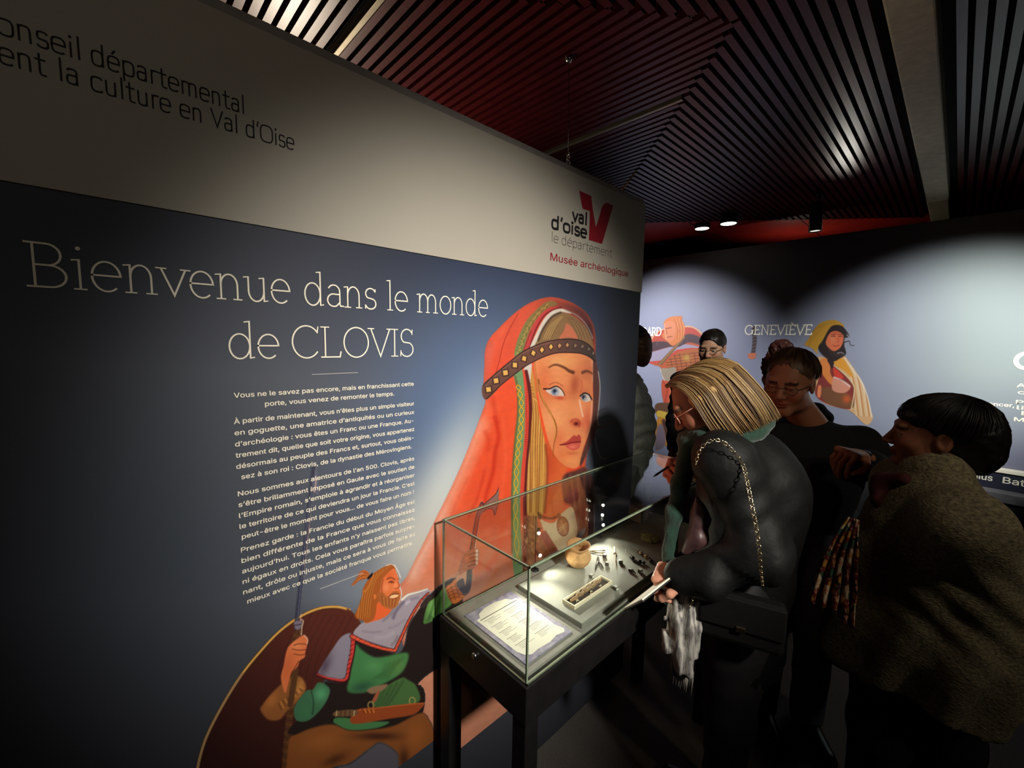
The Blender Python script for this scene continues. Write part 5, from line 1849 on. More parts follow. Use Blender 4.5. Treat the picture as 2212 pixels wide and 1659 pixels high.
for k, (fx, fy) in enumerate(((.945, .703), (1.005, .700), (1.012, .702), (1.06, .706))):
    b = MB()
    b.smooth = True
    b.tube([(fx, fy, ZP + .008), (fx + .006, fy + .004 * (-1) ** k, ZP + .009), (fx + .012, fy, ZP + .008)], [.0012, .002, .001], 7)
    b.build('fragment', M_bone, o)

# ---------------------------------------------------------------- people: smooth volumes turned into one continuous surface
def V3(*a):
    return np.array(a, float)


def Wp(px, py, F):
    return cray(px, py) * F + V3(0, 0, CAMZ)


def nrm(v):
    v = np.asarray(v, float)
    return v / np.linalg.norm(v)


class Vol:
    """a signed distance field: smooth unions of tapered limbs and ellipsoids"""

    def __init__(s):
        s.ops = []

    def limb(s, a, b, ra, rb, k=0.02, sub=False, flat=None):
        s.ops.append(('c', V3(*a), V3(*b), ra, rb, k, sub, flat))
        return s

    def chain(s, pts, rs, k=0.02):
        for i in range(len(pts) - 1):
            s.limb(pts[i], pts[i + 1], rs[i], rs[i + 1], k)
        return s

    def ell(s, c, r, k=0.02, R=None, sub=False):
        s.ops.append(('e', V3(*c), V3(*r), R, None, k, sub, None))
        return s

    def bounds(s, pad):
        lo = np.full(3, 1e9)
        hi = -lo
        for o in s.ops:
            if o[6]:
                continue
            if o[0] == 'c':
                m = max(o[3], o[4])
                lo = np.minimum(lo, np.minimum(o[1], o[2]) - m)
                hi = np.maximum(hi, np.maximum(o[1], o[2]) + m)
            else:
                m = max(o[2])
                lo = np.minimum(lo, o[1] - m)
                hi = np.maximum(hi, o[1] + m)
        return lo - pad, hi + pad

    def ev(s, P):
        d = None
        for typ, a, b_, x, y, k, sub, flat in s.ops:
            if typ == 'c':
                ab = b_ - a
                t = np.clip(((P - a) @ ab) / (ab @ ab + 1e-12), 0, 1)
                q = P - a - t[:, None] * ab
                if flat is not None:      # (direction, factor): squash the cross-section
                    q = q + (q @ flat[0])[:, None] * flat[0] * (flat[1] - 1)
                e = np.sqrt((q * q).sum(1)) - (x + (y - x) * t)
            else:
                q = P - a
                if x is not None:
                    q = q @ x          # columns of x: local axes in world space
                k0 = np.sqrt(((q / b_) ** 2).sum(1))
                k1 = np.sqrt(((q / (b_ * b_)) ** 2).sum(1)) + 1e-9
                e = k0 * (k0 - 1) / k1
            if d is None:
                d = e
            elif sub:
                h = np.clip(0.5 - 0.5 * (d + e) / k, 0, 1)
                d = d * (1 - h) - e * h + k * h * (1 - h)
            else:
                h = np.clip(0.5 + 0.5 * (e - d) / k, 0, 1)
                d = e * (1 - h) + d * h - k * h * (1 - h)
        return d


def wob(P, sc, seed):
    rs = np.random.RandomState(seed)
    v = np.zeros(len(P))
    for i in range(6):
        f = rs.randn(3) * sc * (0.7 + .35 * i)
        v += np.sin(P @ f + rs.rand() * 6.28 + 1.3 * np.sin(P @ (rs.randn(3) * sc * .6))) / (1 + .3 * i)
    return v / 3


def surface(vol, h, disp=None, clip=None):
    """naive surface nets on a regular grid -> (verts, quads)"""
    lo, hi = vol.bounds(3 * h)
    n = np.maximum(((hi - lo) / h).astype(int) + 2, 4)
    ax = [lo[i] + h * np.arange(n[i]) for i in range(3)]
    G = np.stack(np.meshgrid(*ax, indexing='ij'), -1).reshape(-1, 3)
    D = np.concatenate([vol.ev(c) for c in np.array_split(G, max(1, len(G) // 200000))])
    near = np.abs(D) < 6 * h + .03
    if disp is not None:
        D[near] += disp(G[near])
    if clip is not None:
        D = np.maximum(D, clip(G))
    D = D.reshape(n)
    D[0], D[-1] = np.maximum(D[0], h), np.maximum(D[-1], h)
    D[:, 0], D[:, -1] = np.maximum(D[:, 0], h), np.maximum(D[:, -1], h)
    D[:, :, 0], D[:, :, -1] = np.maximum(D[:, :, 0], h), np.maximum(D[:, :, -1], h)
    I = D < 0
    cs = np.zeros(n - 1, int)
    for dx in (0, 1):
        for dy in (0, 1):
            for dz in (0, 1):
                cs += I[dx:n[0] - 1 + dx, dy:n[1] - 1 + dy, dz:n[2] - 1 + dz]
    act = (cs > 0) & (cs < 8)
    ii = np.argwhere(act)
    acc = np.zeros((len(ii), 3))
    cnt = np.zeros(len(ii))
    cor = [(a, b, c) for a in (0, 1) for b in (0, 1) for c in (0, 1)]
    for a in cor:
        for axx in range(3):
            if a[axx]:
                continue
            b_ = list(a)
            b_[axx] = 1
            va = D[ii[:, 0] + a[0], ii[:, 1] + a[1], ii[:, 2] + a[2]]
            vb = D[ii[:, 0] + b_[0], ii[:, 1] + b_[1], ii[:, 2] + b_[2]]
            m = (va < 0) != (vb < 0)
            t = np.where(m, va / (va - vb + 1e-20), 0)
            p = np.tile(np.array(a, float), (len(ii), 1))
            p[:, axx] += t
            acc[m] += p[m]
            cnt[m] += 1
    V = lo + (ii + acc / cnt[:, None]) * h
    idx = np.full(n - 1, -1)
    idx[act] = np.arange(len(ii))
    quads = []
    for axx in range(3):
        a, b_ = [(1, 2), (2, 0), (0, 1)][axx]
        sl0 = [slice(1, -1)] * 3
        sl1 = [slice(1, -1)] * 3
        sl0[axx] = slice(0, -1)
        sl1[axx] = slice(1, None)
        i0, i1 = I[tuple(sl0)], I[tuple(sl1)]
        ch = np.argwhere(i0 != i1)
        off = np.ones(3, int)
        off[axx] = 0
        c = ch + off
        flip = i1[tuple(ch.T)]
        ea = np.zeros(3, int)
        ea[a] = 1
        eb = np.zeros(3, int)
        eb[b_] = 1
        q = np.stack([idx[tuple((c - ea - eb).T)], idx[tuple((c - eb).T)], idx[tuple(c.T)], idx[tuple((c - ea).T)]], 1)
        q[flip] = q[flip][:, ::-1]
        quads.append(q)
    Q = np.concatenate(quads)
    Q = Q[(Q >= 0).all(1)]
    return V, Q


def mesh_of(name, parts, cols=None):
    """join (verts, quads) pieces into one smooth mesh; optional colours per piece"""
    Vs, Qs, n = [], [], 0
    for v, q in parts:
        Vs.append(v)
        Qs.append(q + n)
        n += len(v)
    Vv = np.concatenate(Vs)
    Q = np.concatenate(Qs)
    me = bpy.data.meshes.new(name)
    me.vertices.add(len(Vv))
    me.vertices.foreach_set('co', Vv.ravel())
    me.loops.add(len(Q) * 4)
    me.loops.foreach_set('vertex_index', Q.ravel().astype(np.int32))
    me.polygons.add(len(Q))
    me.polygons.foreach_set('loop_start', np.arange(0, len(Q) * 4, 4, dtype=np.int32))
    me.polygons.foreach_set('use_smooth', np.ones(len(Q), bool))
    me.update()
    me.validate()
    if cols is not None:
        c = np.concatenate(cols)
        ca = me.color_attributes.new('tone', 'FLOAT_COLOR', 'POINT')
        ca.data.foreach_set('color', np.concatenate([c, np.ones((len(c), 1))], 1).astype(np.float32).ravel())
    return me


M_skin = mat('skin', (1, 1, 1, 1), 0.5, spec=0.35, attr='tone')


def frame(fwd, pitch=0.0, roll=0.0):
    """columns right, forward, up of a head looking along fwd (horizontal), pitched down by pitch"""
    f0 = nrm((fwd[0], fwd[1], 0))
    r = V3(f0[1], -f0[0], 0)
    u = V3(0, 0, 1)
    f = f0 * math.cos(pitch) - u * math.sin(pitch)
    u2 = u * math.cos(pitch) + f0 * math.sin(pitch)
    r2 = r * math.cos(roll) + u2 * math.sin(roll)
    u3 = u2 * math.cos(roll) - r * math.sin(roll)
    return np.stack([r2, f, u3], 1)


def head(c, R, skin, s=1.0, male=True, neck_to=None, lids=0.0, brow=(60, 42, 32)):
    """a head with a face; c centre between the ears, R local axes"""
    v = Vol()

    def L(p):
        return c + R @ (V3(*p) * s)

    def E(p, r, k, sub=False):
        v.ell(L(p), V3(*r) * s, k * s, R, sub)
    E((0, -.012, .030), (.074, .096, .088), .02)
    E((0, .030, -.028), (.062, .062, .086), .03)
    E((0, .040, -.074), (.047 if male else .042, .046, .040), .025)
    v.limb(L((-.016, .078, -.098)), L((.016, .078, -.098)), (.018 if male else .014) * s, (.018 if male else .014) * s, .02 * s)
    for x in (-1, 1):
        E((x * .040, .060, -.028), (.026, .028, .026), .025)
        E((x * .050, .005, -.070), (.020, .040, .026), .03)
    v.limb(L((-.036, .082, .024)), L((.036, .082, .024)), .012 * s, .012 * s, .015 * s)
    for x in (-1, 1):
        E((x * .031, .100, .000), (.019, .017, .011), .012, True)
        v.ell(L((x * .031, .0795, -.001)), V3(.0125, .0125, .0115) * s, .003 * s, R)
        if lids:
            v.ell(L((x * .031, .0815, .003)), V3(.0135, .0128, .0080) * s, .003 * s, R)
        v.limb(L((x * .018, .0885, .006)), L((x * .045, .083, .004)), .0038 * s, .0034 * s, .004 * s)
        v.limb(L((x * .019, .0870, -.010)), L((x * .044, .082, -.008)), .0030 * s, .0028 * s, .004 * s)
    v.limb(L((0, .090, .010)), L((0, .112, -.030)), .0085 * s, .0125 * s, .012 * s)
    for x in (-1, 1):
        E((x * .0125, .101, -.034), (.0085, .011, .008), .006)
        E((x * .007, .108, -.042), (.0034, .005, .004), .003, True)
    E((0, .0925, -.0590), (.024, .0105, .0062), .006)
    E((0, .0900, -.0705), (.021, .0105, .0072), .006)
    v.limb(L((-.023, .0980, -.0645)), L((0, .1045, -.0640)), .0016 * s, .0020 * s, .002 * s, True)
    v.limb(L((.023, .0980, -.0645)), L((0, .1045, -.0640)), .0016 * s, .0020 * s, .002 * s, True)
    for x in (-1, 1):
        E((x * .077, -.010, -.006), (.0085, .020, .032), .006)
        E((x * .084, -.006, -.004), (.005, .010, .018), .006, True)
    nb = L((0, -.040, -.19)) if neck_to is None else V3(*neck_to)
    v.limb(L((0, -.022, -.06)), nb, .053 * s, (.060 if male else .052) * s, .03 * s)
    V, Q = surface(v, .0034 * s)
    lp = ((V - c) @ R) / s
    col = np.tile(lin(skin), (len(V), 1))

    def blend(m, cc):
        col[:] = col * (1 - m[:, None]) + lin(cc) * m[:, None]
    x, y, z = lp.T
    ax = np.abs(x)
    sk = np.array(skin, float)
    blend(np.exp(-((ax - .042) / .02) ** 2 - ((z + .03) / .02) ** 2) * (y > .04) * .5, sk * (1.02, .82, .78))
    blend(np.exp(-(x / .014) ** 2 - ((z + .03) / .014) ** 2) * (y > .09) * .4, sk * (1.0, .8, .76))
    blend(((ax < .024) & (np.abs(z + .0645) < .0125) & (y > .082)).astype(float) * .75, sk * (.86, .58, .56))
    blend(((ax < .05) & (ax > .012) & (np.abs(z - .022 + .12 * np.abs(ax - .03)) < .0055) & (y > .06)).astype(float) * .85, brow)
    de = np.sqrt((ax - .031) ** 2 + (z + .001) ** 2)
    em = (y > .078) & (de < .0105) & (z + .001 < .0072 - .0105 * lids) & (z + .001 > -.0072)
    blend(em.astype(float), (226, 220, 214))
    blend((em & (de < .0056)).astype(float), (70, 60, 52))
    blend((em & (de < .0026)).astype(float), (12, 10, 10))
    return (V, Q), col, L


def hand(w, d, nrm_p, skin, side=1, curl=0.6, s=1.0, thumb=0.5, spread=0.1):
    """five separate fingers on a palm: w wrist, d pointing direction, nrm_p palm normal (fingers curl towards it)"""
    d = nrm(d)
    n = V3(*nrm_p)
    n = nrm(n - d * (n @ d))
    r = np.cross(d, n) * side
    v = Vol()
    v.limb(w - d * .03 * s, w + d * .02 * s, .025 * s, .026 * s, .01, flat=(n, 1.35))
    for t in (-.026, -.009, .009, .026):
        v.limb(w + d * .015 * s + r * t * .6 * s, w + d * .088 * s + r * t * 1.1 * s, .0150 * s, .0120 * s, .010)
    lens = [(.044, .026, .021), (.048, .030, .023), (.045, .028, .022), (.035, .021, .018)]
    for i, t in enumerate((.031, .0105, -.0105, -.031)):
        p = w + d * (.086 - .006 * abs(i - 1)) * s + r * t * s
        a = 0.25 + curl * (.9 + .08 * i)
        dd = nrm(d + r * t * spread * 30)
        q = p
        rad = [.0092, .0086, .0078, .0066]
        for j, ln in enumerate(lens[i]):
            cdir = dd * math.cos(a) + n * math.sin(a)
            q2 = q + cdir * ln * s
            v.limb(q, q2, rad[j] * s, rad[j + 1] * s, .004)
            q = q2
            a += curl * (.95 if j == 0 else .6)
    b0 = w + d * .022 * s + r * .026 * s + n * .006 * s
    b1 = b0 + (d * .7 + r * .7 + n * thumb * .8) * .034 * s
    b2 = b1 + nrm(d * .9 + r * .15 + n * thumb * 1.2) * .032 * s
    b3 = b2 + nrm(d * .9 - r * .35 + n * thumb * 1.2) * .026 * s
    v.chain([b0, b1, b2, b3], [.0145 * s, .0115 * s, .0100 * s, .0078 * s], .006)
    V, Q = surface(v, .0026 * s)
    col = np.tile(lin(skin), (len(V), 1)) * (1 + .06 * wob(V, 60, 3))[:, None]
    return (V, Q), np.clip(col, 0, 1)


def core(pts, skin):
    v = Vol()
    for a, b_, ra, rb in pts:
        v.limb(a, b_, ra, rb, .05)
    V, Q = surface(v, .016)          # the torso and limbs under the clothes
    return (V, Q), np.tile(lin((26, 25, 26)), (len(V), 1))


def person(label, at, group=None):
    return empty('person', at, 0, label, 'person', group)


def garment(name, vol, h, m, parent, disp=None, clip=None):
    V, Q = surface(vol, h, disp, clip)
    o = link(name, mesh_of(name, [(V, Q)]), m, parent, True)
    return o


def folds(amp, sc, seed, zdir=1.0):
    def f(P):
        Q = P * np.array([1, 1, 1 / zdir])
        return amp * wob(Q, sc, seed) + amp * .45 * wob(Q, sc * 2.3, seed + 7)
    return f


def tone_strands(o, per, tones, seed):
    """gives every strand of a hair mesh a tone of its own"""
    n = len(o.data.vertices) // per
    rs = np.random.RandomState(seed)
    c = np.array([lin(tones[i]) for i in rs.randint(0, len(tones), n)]) * (.8 + .4 * rs.rand(n))[:, None]
    ca = o.data.color_attributes.new('tone', 'FLOAT_COLOR', 'POINT')
    ca.data.foreach_set('color', np.concatenate([np.repeat(c, per, 0), np.ones((n * per, 1))], 1).astype(np.float32).ravel())


M_strand = mat('hair_strands', (1, 1, 1, 1), 0.45, spec=0.45, attr='tone')


def strands(b, roots, fn, n, r, seed, seg=9):
    """tapered hair strands; fn(u, v, t) gives points"""
    rs = np.random.RandomState(seed)
    for _ in range(n):
        u, v = rs.rand(2)
        jit = rs.randn(3) * .0022
        pts = [tuple(fn(u, v, t) + jit * (.3 + t)) for t in np.linspace(0, 1, seg)]
        b.tube(pts, [r * (.9 if i < seg - 2 else (.6 if i == seg - 2 else .1)) for i in range(seg)], 4, caps=False)


def glasses_obj(L, parent, m, s=1.0):
    b = MB()
    b.smooth = True
    for x in (-1, 1):
        ring = [tuple(L((x * .032 + .024 * math.cos(t), .101 - .004 * abs(math.cos(t)), -.002 + .017 * math.sin(t)))) for t in np.linspace(0, 6.283, 20)[:-1]]
        b.tube(ring, .0015, 6, close=True)
        b.tube([tuple(L((x * .056, .098, .004))), tuple(L((x * .076, .05, .006))), tuple(L((x * .080, -.005, .006))), tuple(L((x * .078, -.02, -.006)))], .0016, 6)
    b.tube([tuple(L((-.009, .104, .002))), tuple(L((0, .108, .005))), tuple(L((.009, .104, .002)))], .0015, 6)
    return b.build('glasses', m, parent, True)


M_jacket = mat('black_soft_leather', S(12, 13, 12), 0.66, spec=0.25, noise=0.3, nscale=30, bump=0.3, bscale=34)
M_cape = mat('dark_green_wool', S(30, 36, 32), 0.9, noise=0.2, nscale=160, bump=0.2, bscale=300, sheen=.2)
M_gscarf = mat('green_scarf', S(14, 50, 35), 0.9, noise=0.3, nscale=120, bump=0.3, bscale=260, sheen=.3)
M_blond = mat('blonde_hair', S(150, 112, 66), 0.42, spec=0.5, noise=0.35, nscale=40, stretch=(1, 1, .3), col2=S(206, 168, 112))
M_brownhair = mat('brown_hair', S(104, 74, 54), 0.5, noise=0.35, nscale=60)
M_blackhair = mat('black_hair', S(26, 21, 20), 0.42, noise=0.3, nscale=60)
M_curls = mat('dark_red_hair', S(70, 34, 28), 0.5, noise=0.35, nscale=60)
M_sweater = mat('navy_sweater', S(30, 31, 38), 0.95, noise=0.18, nscale=200, bump=0.2, bscale=260)
M_jeans = mat('blue_grey_jeans', S(72, 78, 92), 0.9, noise=0.2, nscale=140, bump=0.15, bscale=200)
M_trous = mat('black_trousers', S(22, 21, 23), 0.9, noise=0.2, nscale=100)
M_shoe = mat('black_shoe', S(20, 19, 19), 0.4, noise=0.2, nscale=60)
M_bag = mat('dull_black_leather', S(10, 10, 10), 0.75, spec=.25, noise=.2, nscale=40)
M_plaid = mat('grey_plaid_wool', S(92, 90, 90), 0.95, noise=0.4, nscale=46, stretch=(2.2, 2.2, .35), col2=S(206, 200, 190), bump=.3, bscale=160)
M_satin = mat('mauve_satin', S(74, 50, 50), 0.45, noise=0.2, nscale=20)
M_gold = mat('gold_chain', S(206, 190, 152), 0.25, metal=1.0, noise=0.1, nscale=90)
M_knit = mat('flecked_knit', S(104, 96, 78), 0.95, noise=0.5, nscale=95, col2=S(168, 154, 122), bump=0.5, bscale=140, stretch=(1, 1, 1.8))
M_print = mat('floral_print', S(120, 56, 40), 0.8, noise=0.5, nscale=34, col2=S(226, 196, 150))
M_parka = mat('dark_parka', S(96, 100, 92), 0.6, noise=0.2, nscale=30, bump=.1, bscale=60)
M_frame = mat('thin_metal_frame', S(120, 96, 84), 0.3, metal=.6, noise=0.1, nscale=50)
M_rose = mat('rose_frame', S(232, 170, 148), 0.3, metal=.3, noise=0.1, nscale=50)


def shoe(p, d, m, parent):
    d = nrm((d[0], d[1], 0))
    v = Vol()
    v.limb(V3(*p) + V3(0, 0, .045) - d * .04, V3(*p) + V3(0, 0, .05), .040, .042, .02)
    v.limb(V3(*p) + V3(0, 0, .035), V3(*p) + V3(0, 0, .028) + d * .17, .038, .030, .03)
    return garment('shoe', v, .007, m, parent, None, lambda P: .004 - P[:, 2])

# ================================================================ the blonde woman writing at the case
SKIN = (214, 150, 118)
f = nrm((-.32, .95, 0))
r = V3(f[1], -f[0], 0)                      # her right
up = V3(0, 0, 1)
shL = Wp(1562, 1000, 1.15)
shL = V3(shL[0], shL[1], 1.305)
shR = shL + r * .35 + V3(0, 0, .0)
chest = (shL + shR) / 2 + V3(0, 0, -.12) - f * .055
hip = Wp(1592, 1290, 1.33)
hip[2] = .88
hc = Wp(1524, 866, 1.28)
R = frame((-.44, .90), math.radians(36), math.radians(-4))
neck = (shL + shR) / 2 + V3(0, 0, .045)
wom = person('blonde woman in a black jacket and green scarf bending over the case to write', (hip[0], hip[1], 0))
hd, hcol, L = head(hc, R, (150, 96, 72), .96, False, neck, 1.0)
elL = Wp(1648, 1200, 1.10)
wrL = Wp(1490, 1249, 1.155)
hdirL = nrm(Wp(1420, 1236, 1.21) - wrL)
hl, hlc = hand(wrL, hdirL, nrm(V3(.25, .25, -.95)), (222, 158, 130), 1, 1.05, .98, .55)
elR = V3(1.62, .54, 1.185)
wrR = V3(1.462, .648, 1.192)
hdirR = nrm(V3(-1, .10, -.03))
hr_, hrc = hand(wrR, hdirR, nrm(V3(-.25, -.9, -.30)), (200, 120, 98), -1, .75, .95, .7)
fL, fR = V3(hip[0], hip[1], 0) - r * .09, V3(hip[0], hip[1], 0) + r * .09
cr, crc = core([(neck, chest, .05, .12), (chest, hip, .12, .13), (shL, elL, .045, .038), (elL, wrL, .036, .024), (shR, elR, .045, .038), (elR, wrR, .036, .024), (shL, shR, .05, .05),
                (hip - r * .08, fL + V3(0, 0, .5) - f * .0, .085, .055), (fL + V3(0, 0, .5), fL + V3(0, 0, .08), .055, .038), (hip + r * .08, fR + V3(0, 0, .5), .085, .055), (fR + V3(0, 0, .5), fR + V3(0, 0, .08), .055, .038)], SKIN)
link('body', mesh_of('body', [hd, hl, hr_, cr], [hcol, hlc, hrc, crc]), M_skin, wom, True)
# jacket: torso, hem and sleeves
v = Vol()
v.limb(shL + V3(0, 0, -.005), shR + V3(0, 0, -.005), .064, .064, .05)
v.ell(chest - f * .03 + V3(0, 0, -.02), (.165, .120, .20), .06, np.stack([r, f, up], 1))
v.limb(chest - f * .05, hip - f * .02 + V3(0, 0, .04), .118, .124, .07)
v.limb(hip, hip + V3(-.01, 0, -.24), .130, .140, .06)
v.limb(shL, elL, .066, .060, .075)
v.limb(elL, wrL + hdirL * .026, .060, .042, .06)
v.limb(wrL - hdirL * .05, wrL + hdirL * .02, .052, .043, .03)
v.limb(shR, elR, .066, .058, .06)
v.limb(elR, wrR - hdirR * .03, .056, .040, .04)
hemz = .64


def jdisp(P):
    w = wob(P, 14, 3) * .004
    a = np.sqrt(((P - elL) ** 2).sum(1))
    w += np.exp(-(a / .12) ** 2) * .0035 * np.sin(P @ nrm(wrL - elL) * 90 + P[:, 2] * 40)
    a = np.sqrt(((P - (shL * .5 + elL * .5)) ** 2).sum(1))
    w += np.exp(-(a / .16) ** 2) * .003 * np.sin(P[:, 2] * 80 + (P @ f) * 50)
    low = np.clip((.95 - P[:, 2]) / .3, 0, 1)
    ang = np.arctan2(P[:, 1] - hip[1], P[:, 0] - hip[0])
    w += low * .008 * np.sin(ang * 9 + P[:, 2] * 4)
    return w


garment('jacket', v, .0085, M_jacket, wom, jdisp, lambda P: np.maximum(hemz + .012 * np.sin(9 * np.arctan2(P[:, 1] - hip[1], P[:, 0] - hip[0])) - P[:, 2], -1))
# green scarf around the neck and down the front
v = Vol()
nc = Wp(1566, 922, 1.29)
for k in range(14):
    pp2 = []
    for a in (k / 14 * 6.283, (k + 1) / 14 * 6.283):
        pp2.append(nc + r * .090 * math.cos(a) + f * .098 * math.sin(a) + up * (.010 * math.sin(3 * a) - .036 * math.sin(a) - .01))
    v.limb(pp2[0], pp2[1], .030, .030, .02)
fr = [Wp(1490, 972, 1.29), Wp(1470, 1040, 1.27), Wp(1456, 1110, 1.255), Wp(1446, 1190, 1.25), Wp(1440, 1250, 1.25), Wp(1440, 1300, 1.25)]
v.chain([nc + f * .09 - r * .04 + V3(0, 0, -.04)] + fr, [.030, .028, .024, .021, .018, .016, .012], .02)
garment('green_scarf', v, .007, M_gscarf, wom, folds(.004, 40, 5, .7))
# mauve satin lining showing at the open side
v = Vol()
v.chain([Wp(1506, 1078, 1.215), Wp(1512, 1120, 1.205), Wp(1506, 1160, 1.20), Wp(1482, 1190, 1.205)], [.010, .022, .024, .012], .03)
garment('satin_lining', v, .006, M_satin, wom, folds(.005, 50, 9))
# grey plaid scarf end with fringe hanging at the front
v = Vol()
v.chain([Wp(1480, 1262, 1.19), Wp(1466, 1330, 1.19), Wp(1462, 1395, 1.19)], [.022, .034, .036], .02)
v.chain([Wp(1496, 1262, 1.17), Wp(1488, 1350, 1.17), Wp(1480, 1440, 1.17)], [.022, .028, .026], .015)


def pdisp(P):
    return .006 * np.sin((P @ nrm(V3(1, -1, 0))) * 210 + P[:, 2] * 8) + .003 * wob(P, 60, 4)


pl = garment('plaid_scarf', v, .006, M_plaid, wom, pdisp)
b = MB()
b.smooth = True
for k in range(16):
    q = Wp(1452 + k * 3.0, 1415 + (k % 4) * 4 + k * 1.6, 1.185 - k * .001)
    b.tube([tuple(q), tuple(q + V3(.002, .001, -.03)), tuple(q + V3(rr.uniform(-.006, .006), 0, -.07))], [.0028, .0024, .001], 5)
b.build('fringe', M_plaid, pl, True)
# legs
v = Vol()
v.limb(hip - r * .07 + V3(0, 0, -.1), fL + V3(0, 0, .5), .10, .068, .03)
v.limb(fL + V3(0, 0, .5), fL + V3(0, 0, .07), .068, .052, .03)
v.limb(hip + r * .07 + V3(0, 0, -.1), fR + V3(0, 0, .5), .10, .068, .03)
v.limb(fR + V3(0, 0, .5), fR + V3(0, 0, .07), .068, .052, .03)
garment('trousers', v, .012, M_trous, wom, folds(.004, 22, 2))
shoe(fL, f, M_shoe, wom)
shoe(fR, f, M_shoe, wom)
# hair: a full bob falling back over the collar
hv = Vol()


def HE(p, rad, k, sub=False):
    hv.ell(L(p), V3(*rad), k, R, sub)


def perim(ph):
    return V3(.090 * math.sin(ph), -.028 + .112 * math.cos(ph))


HE((0, -.024, .020), (.076, .098, .082), .03)
for sgn in (-1, 1):
    for k in range(9):
        ph = math.radians(66 + k * 14)
        q = perim(ph) * .78
        e1 = perim(ph) * .79
        zl = -.095 - .03 * k / 8
        hv.limb(L((sgn * q[0], q[1], .02)), L((sgn * e1[0], e1[1], zl + .012)), .018, .016, .022)
HE((0, .085, -.040), (.050, .06, .088), .012, True)
HE((0, -.005, -.150), (.060, .085, .055), .02, True)
hair = garment('hair', hv, .0048, M_blond, wom, lambda P: .002 * wob(P, 60, 5))
b = MB()
b.smooth = True


def st_fn(u, v_, t):
    sgn = -1 if u < .72 else 1
    w = (u / .72) if u < .72 else (u - .72) / .28
    ph = math.radians(60 + 122 * w)
    D = perim(ph) * (.97 + .05 * v_)
    y0 = .075 - .125 * w
    th = min(t / .5, 1) * math.pi / 2
    lay = .008 * v_
    z0 = .108 + lay - .25 * max(0, y0 - .03) - .25 * max(0, -.03 - y0)
    zl = -.105 - .026 * w - .018 * v_
    x = D[0] * math.sin(th) ** .9
    y = y0 + (D[1] - y0) * math.sin(th)
    z = .016 + (z0 - .016) * math.cos(th)
    if t > .5:
        k = (t - .5) / .5
        z = .016 + (zl - .016) * k
        x *= 1 + .05 * math.sin(k * 3.1) - .05 * k * k
        y += .006 * math.sin(k * 3.0) * (-1 if w > .5 else .5)
    return L((sgn * x, y, z))


strands(b, None, st_fn, 2300, .0017, 21, 11)
o = b.build('hair_strand', M_strand, hair, True)
tone_strands(o, 44, [(116, 86, 48), (146, 114, 70), (86, 61, 35), (66, 46, 28), (128, 97, 57), (166, 138, 94)], 4)
o['kind'] = 'stuff'
g = glasses_obj(L, wom, M_rose)
g['label'] = 'pale rose glasses'
b = MB()
b.smooth = True
e0 = L((-.084, -.008, -.040))
b.sphere(tuple(e0), .006, 10, 6)
b.build('earring', M_gold, wom, True)

# pencil in her upper hand
pc0, pc1 = wrR + hdirR * .155 + V3(-.02, .0, -.012), wrR + hdirR * .03 + V3(.05, -.015, .035)
b = MB()
b.smooth = True
M_pencil = mat('dark_pencil', S(40, 34, 36), 0.4, noise=0.1, nscale=50)
dd = nrm(pc1 - pc0)
b.tube([tuple(pc0), tuple(pc0 + dd * .018), tuple(pc1)], [.0006, .0036, .0036], 7)
tag(b.build('pencil', M_pencil), 'dark pencil held in the raised hand above the glass case', 'pencil')
# folder held by the lower hand, resting on the front rim of the case
hp = wrL + hdirL * .09
M_white = mat('white_paper', S(226, 224, 206), 0.7, noise=0.03, nscale=30)
nb = empty('notepad', tuple(hp), 0, 'thin notepad with white page edge in the woman\'s lower hand at the case front', 'notepad')
cpos = (Wp(1372, 1304, 1.12) + Wp(1436, 1254, 1.19)) / 2
ex = nrm(Wp(1372, 1304, 1.12) - Wp(1436, 1254, 1.19))
vw = nrm(cpos - V3(0, 0, CAMZ))
ez = nrm(np.cross(ex, vw))
ez = nrm((ez if ez[2] > 0 else -ez) - vw * .12)
ez = nrm(ez - ex * (ez @ ex))
ey = np.cross(ez, ex)
Mx = Matrix(((ex[0], ey[0], ez[0], 0), (ex[1], ey[1], ez[1], 0), (ex[2], ey[2], ez[2], 0), (0, 0, 0, 1)))
for nm, th, mm, o_, k in (('cover', .004, M_case, -.0022, 1.0), ('page', .004, M_white, .0016, .97)):
    b = MB()
    b.xform_box((.15 * k, .10 * k, th), Matrix.Translation(tuple(cpos + ez * o_)) @ Mx, .0006)
    b.build(nm, mm, nb, True)

# shoulder bag with chain strap
bagc = Wp(1600, 1335, 1.12)
bag = empty('shoulder_bag', tuple(bagc), 0, 'black bag on a gold chain strap hanging at the blonde woman\'s hip', 'bag')
v = Vol()
br_ = np.stack([f, r, up], 1)
Mb = Matrix(((f[0], r[0], 0, bagc[0]), (f[1], r[1], 0, bagc[1]), (f[2], r[2], 1, bagc[2]), (0, 0, 0, 1)))
b = MB()
b.xform_box((.20, .05, .13), Mb, .014)
b.build('bag_body', M_bag, bag, True)
b = MB()
b.xform_box((.196, .010, .085), Mb @ Matrix.Translation((0, -.028, .024)), .004)
b.build('flap', M_bag, bag, True)
path = catmull([tuple(Wp(*q)) for q in ((1490, 1312, 1.13), (1500, 1290, 1.12), (1514, 1268, 1.105))], 6, False)
path2 = catmull([tuple(Wp(*q)) for q in ((1504, 1000, 1.081), (1514, 970, 1.071), (1536, 952, 1.066), (1562, 955, 1.061), (1588, 980, 1.056), (1606, 1008, 1.056), (1616, 1050, 1.031), (1624, 1090, 1.016), (1632, 1130, 1.006),
                                             (1640, 1180, 1.001), (1644, 1230, 1.016), (1648, 1268, 1.056))], 10, False)
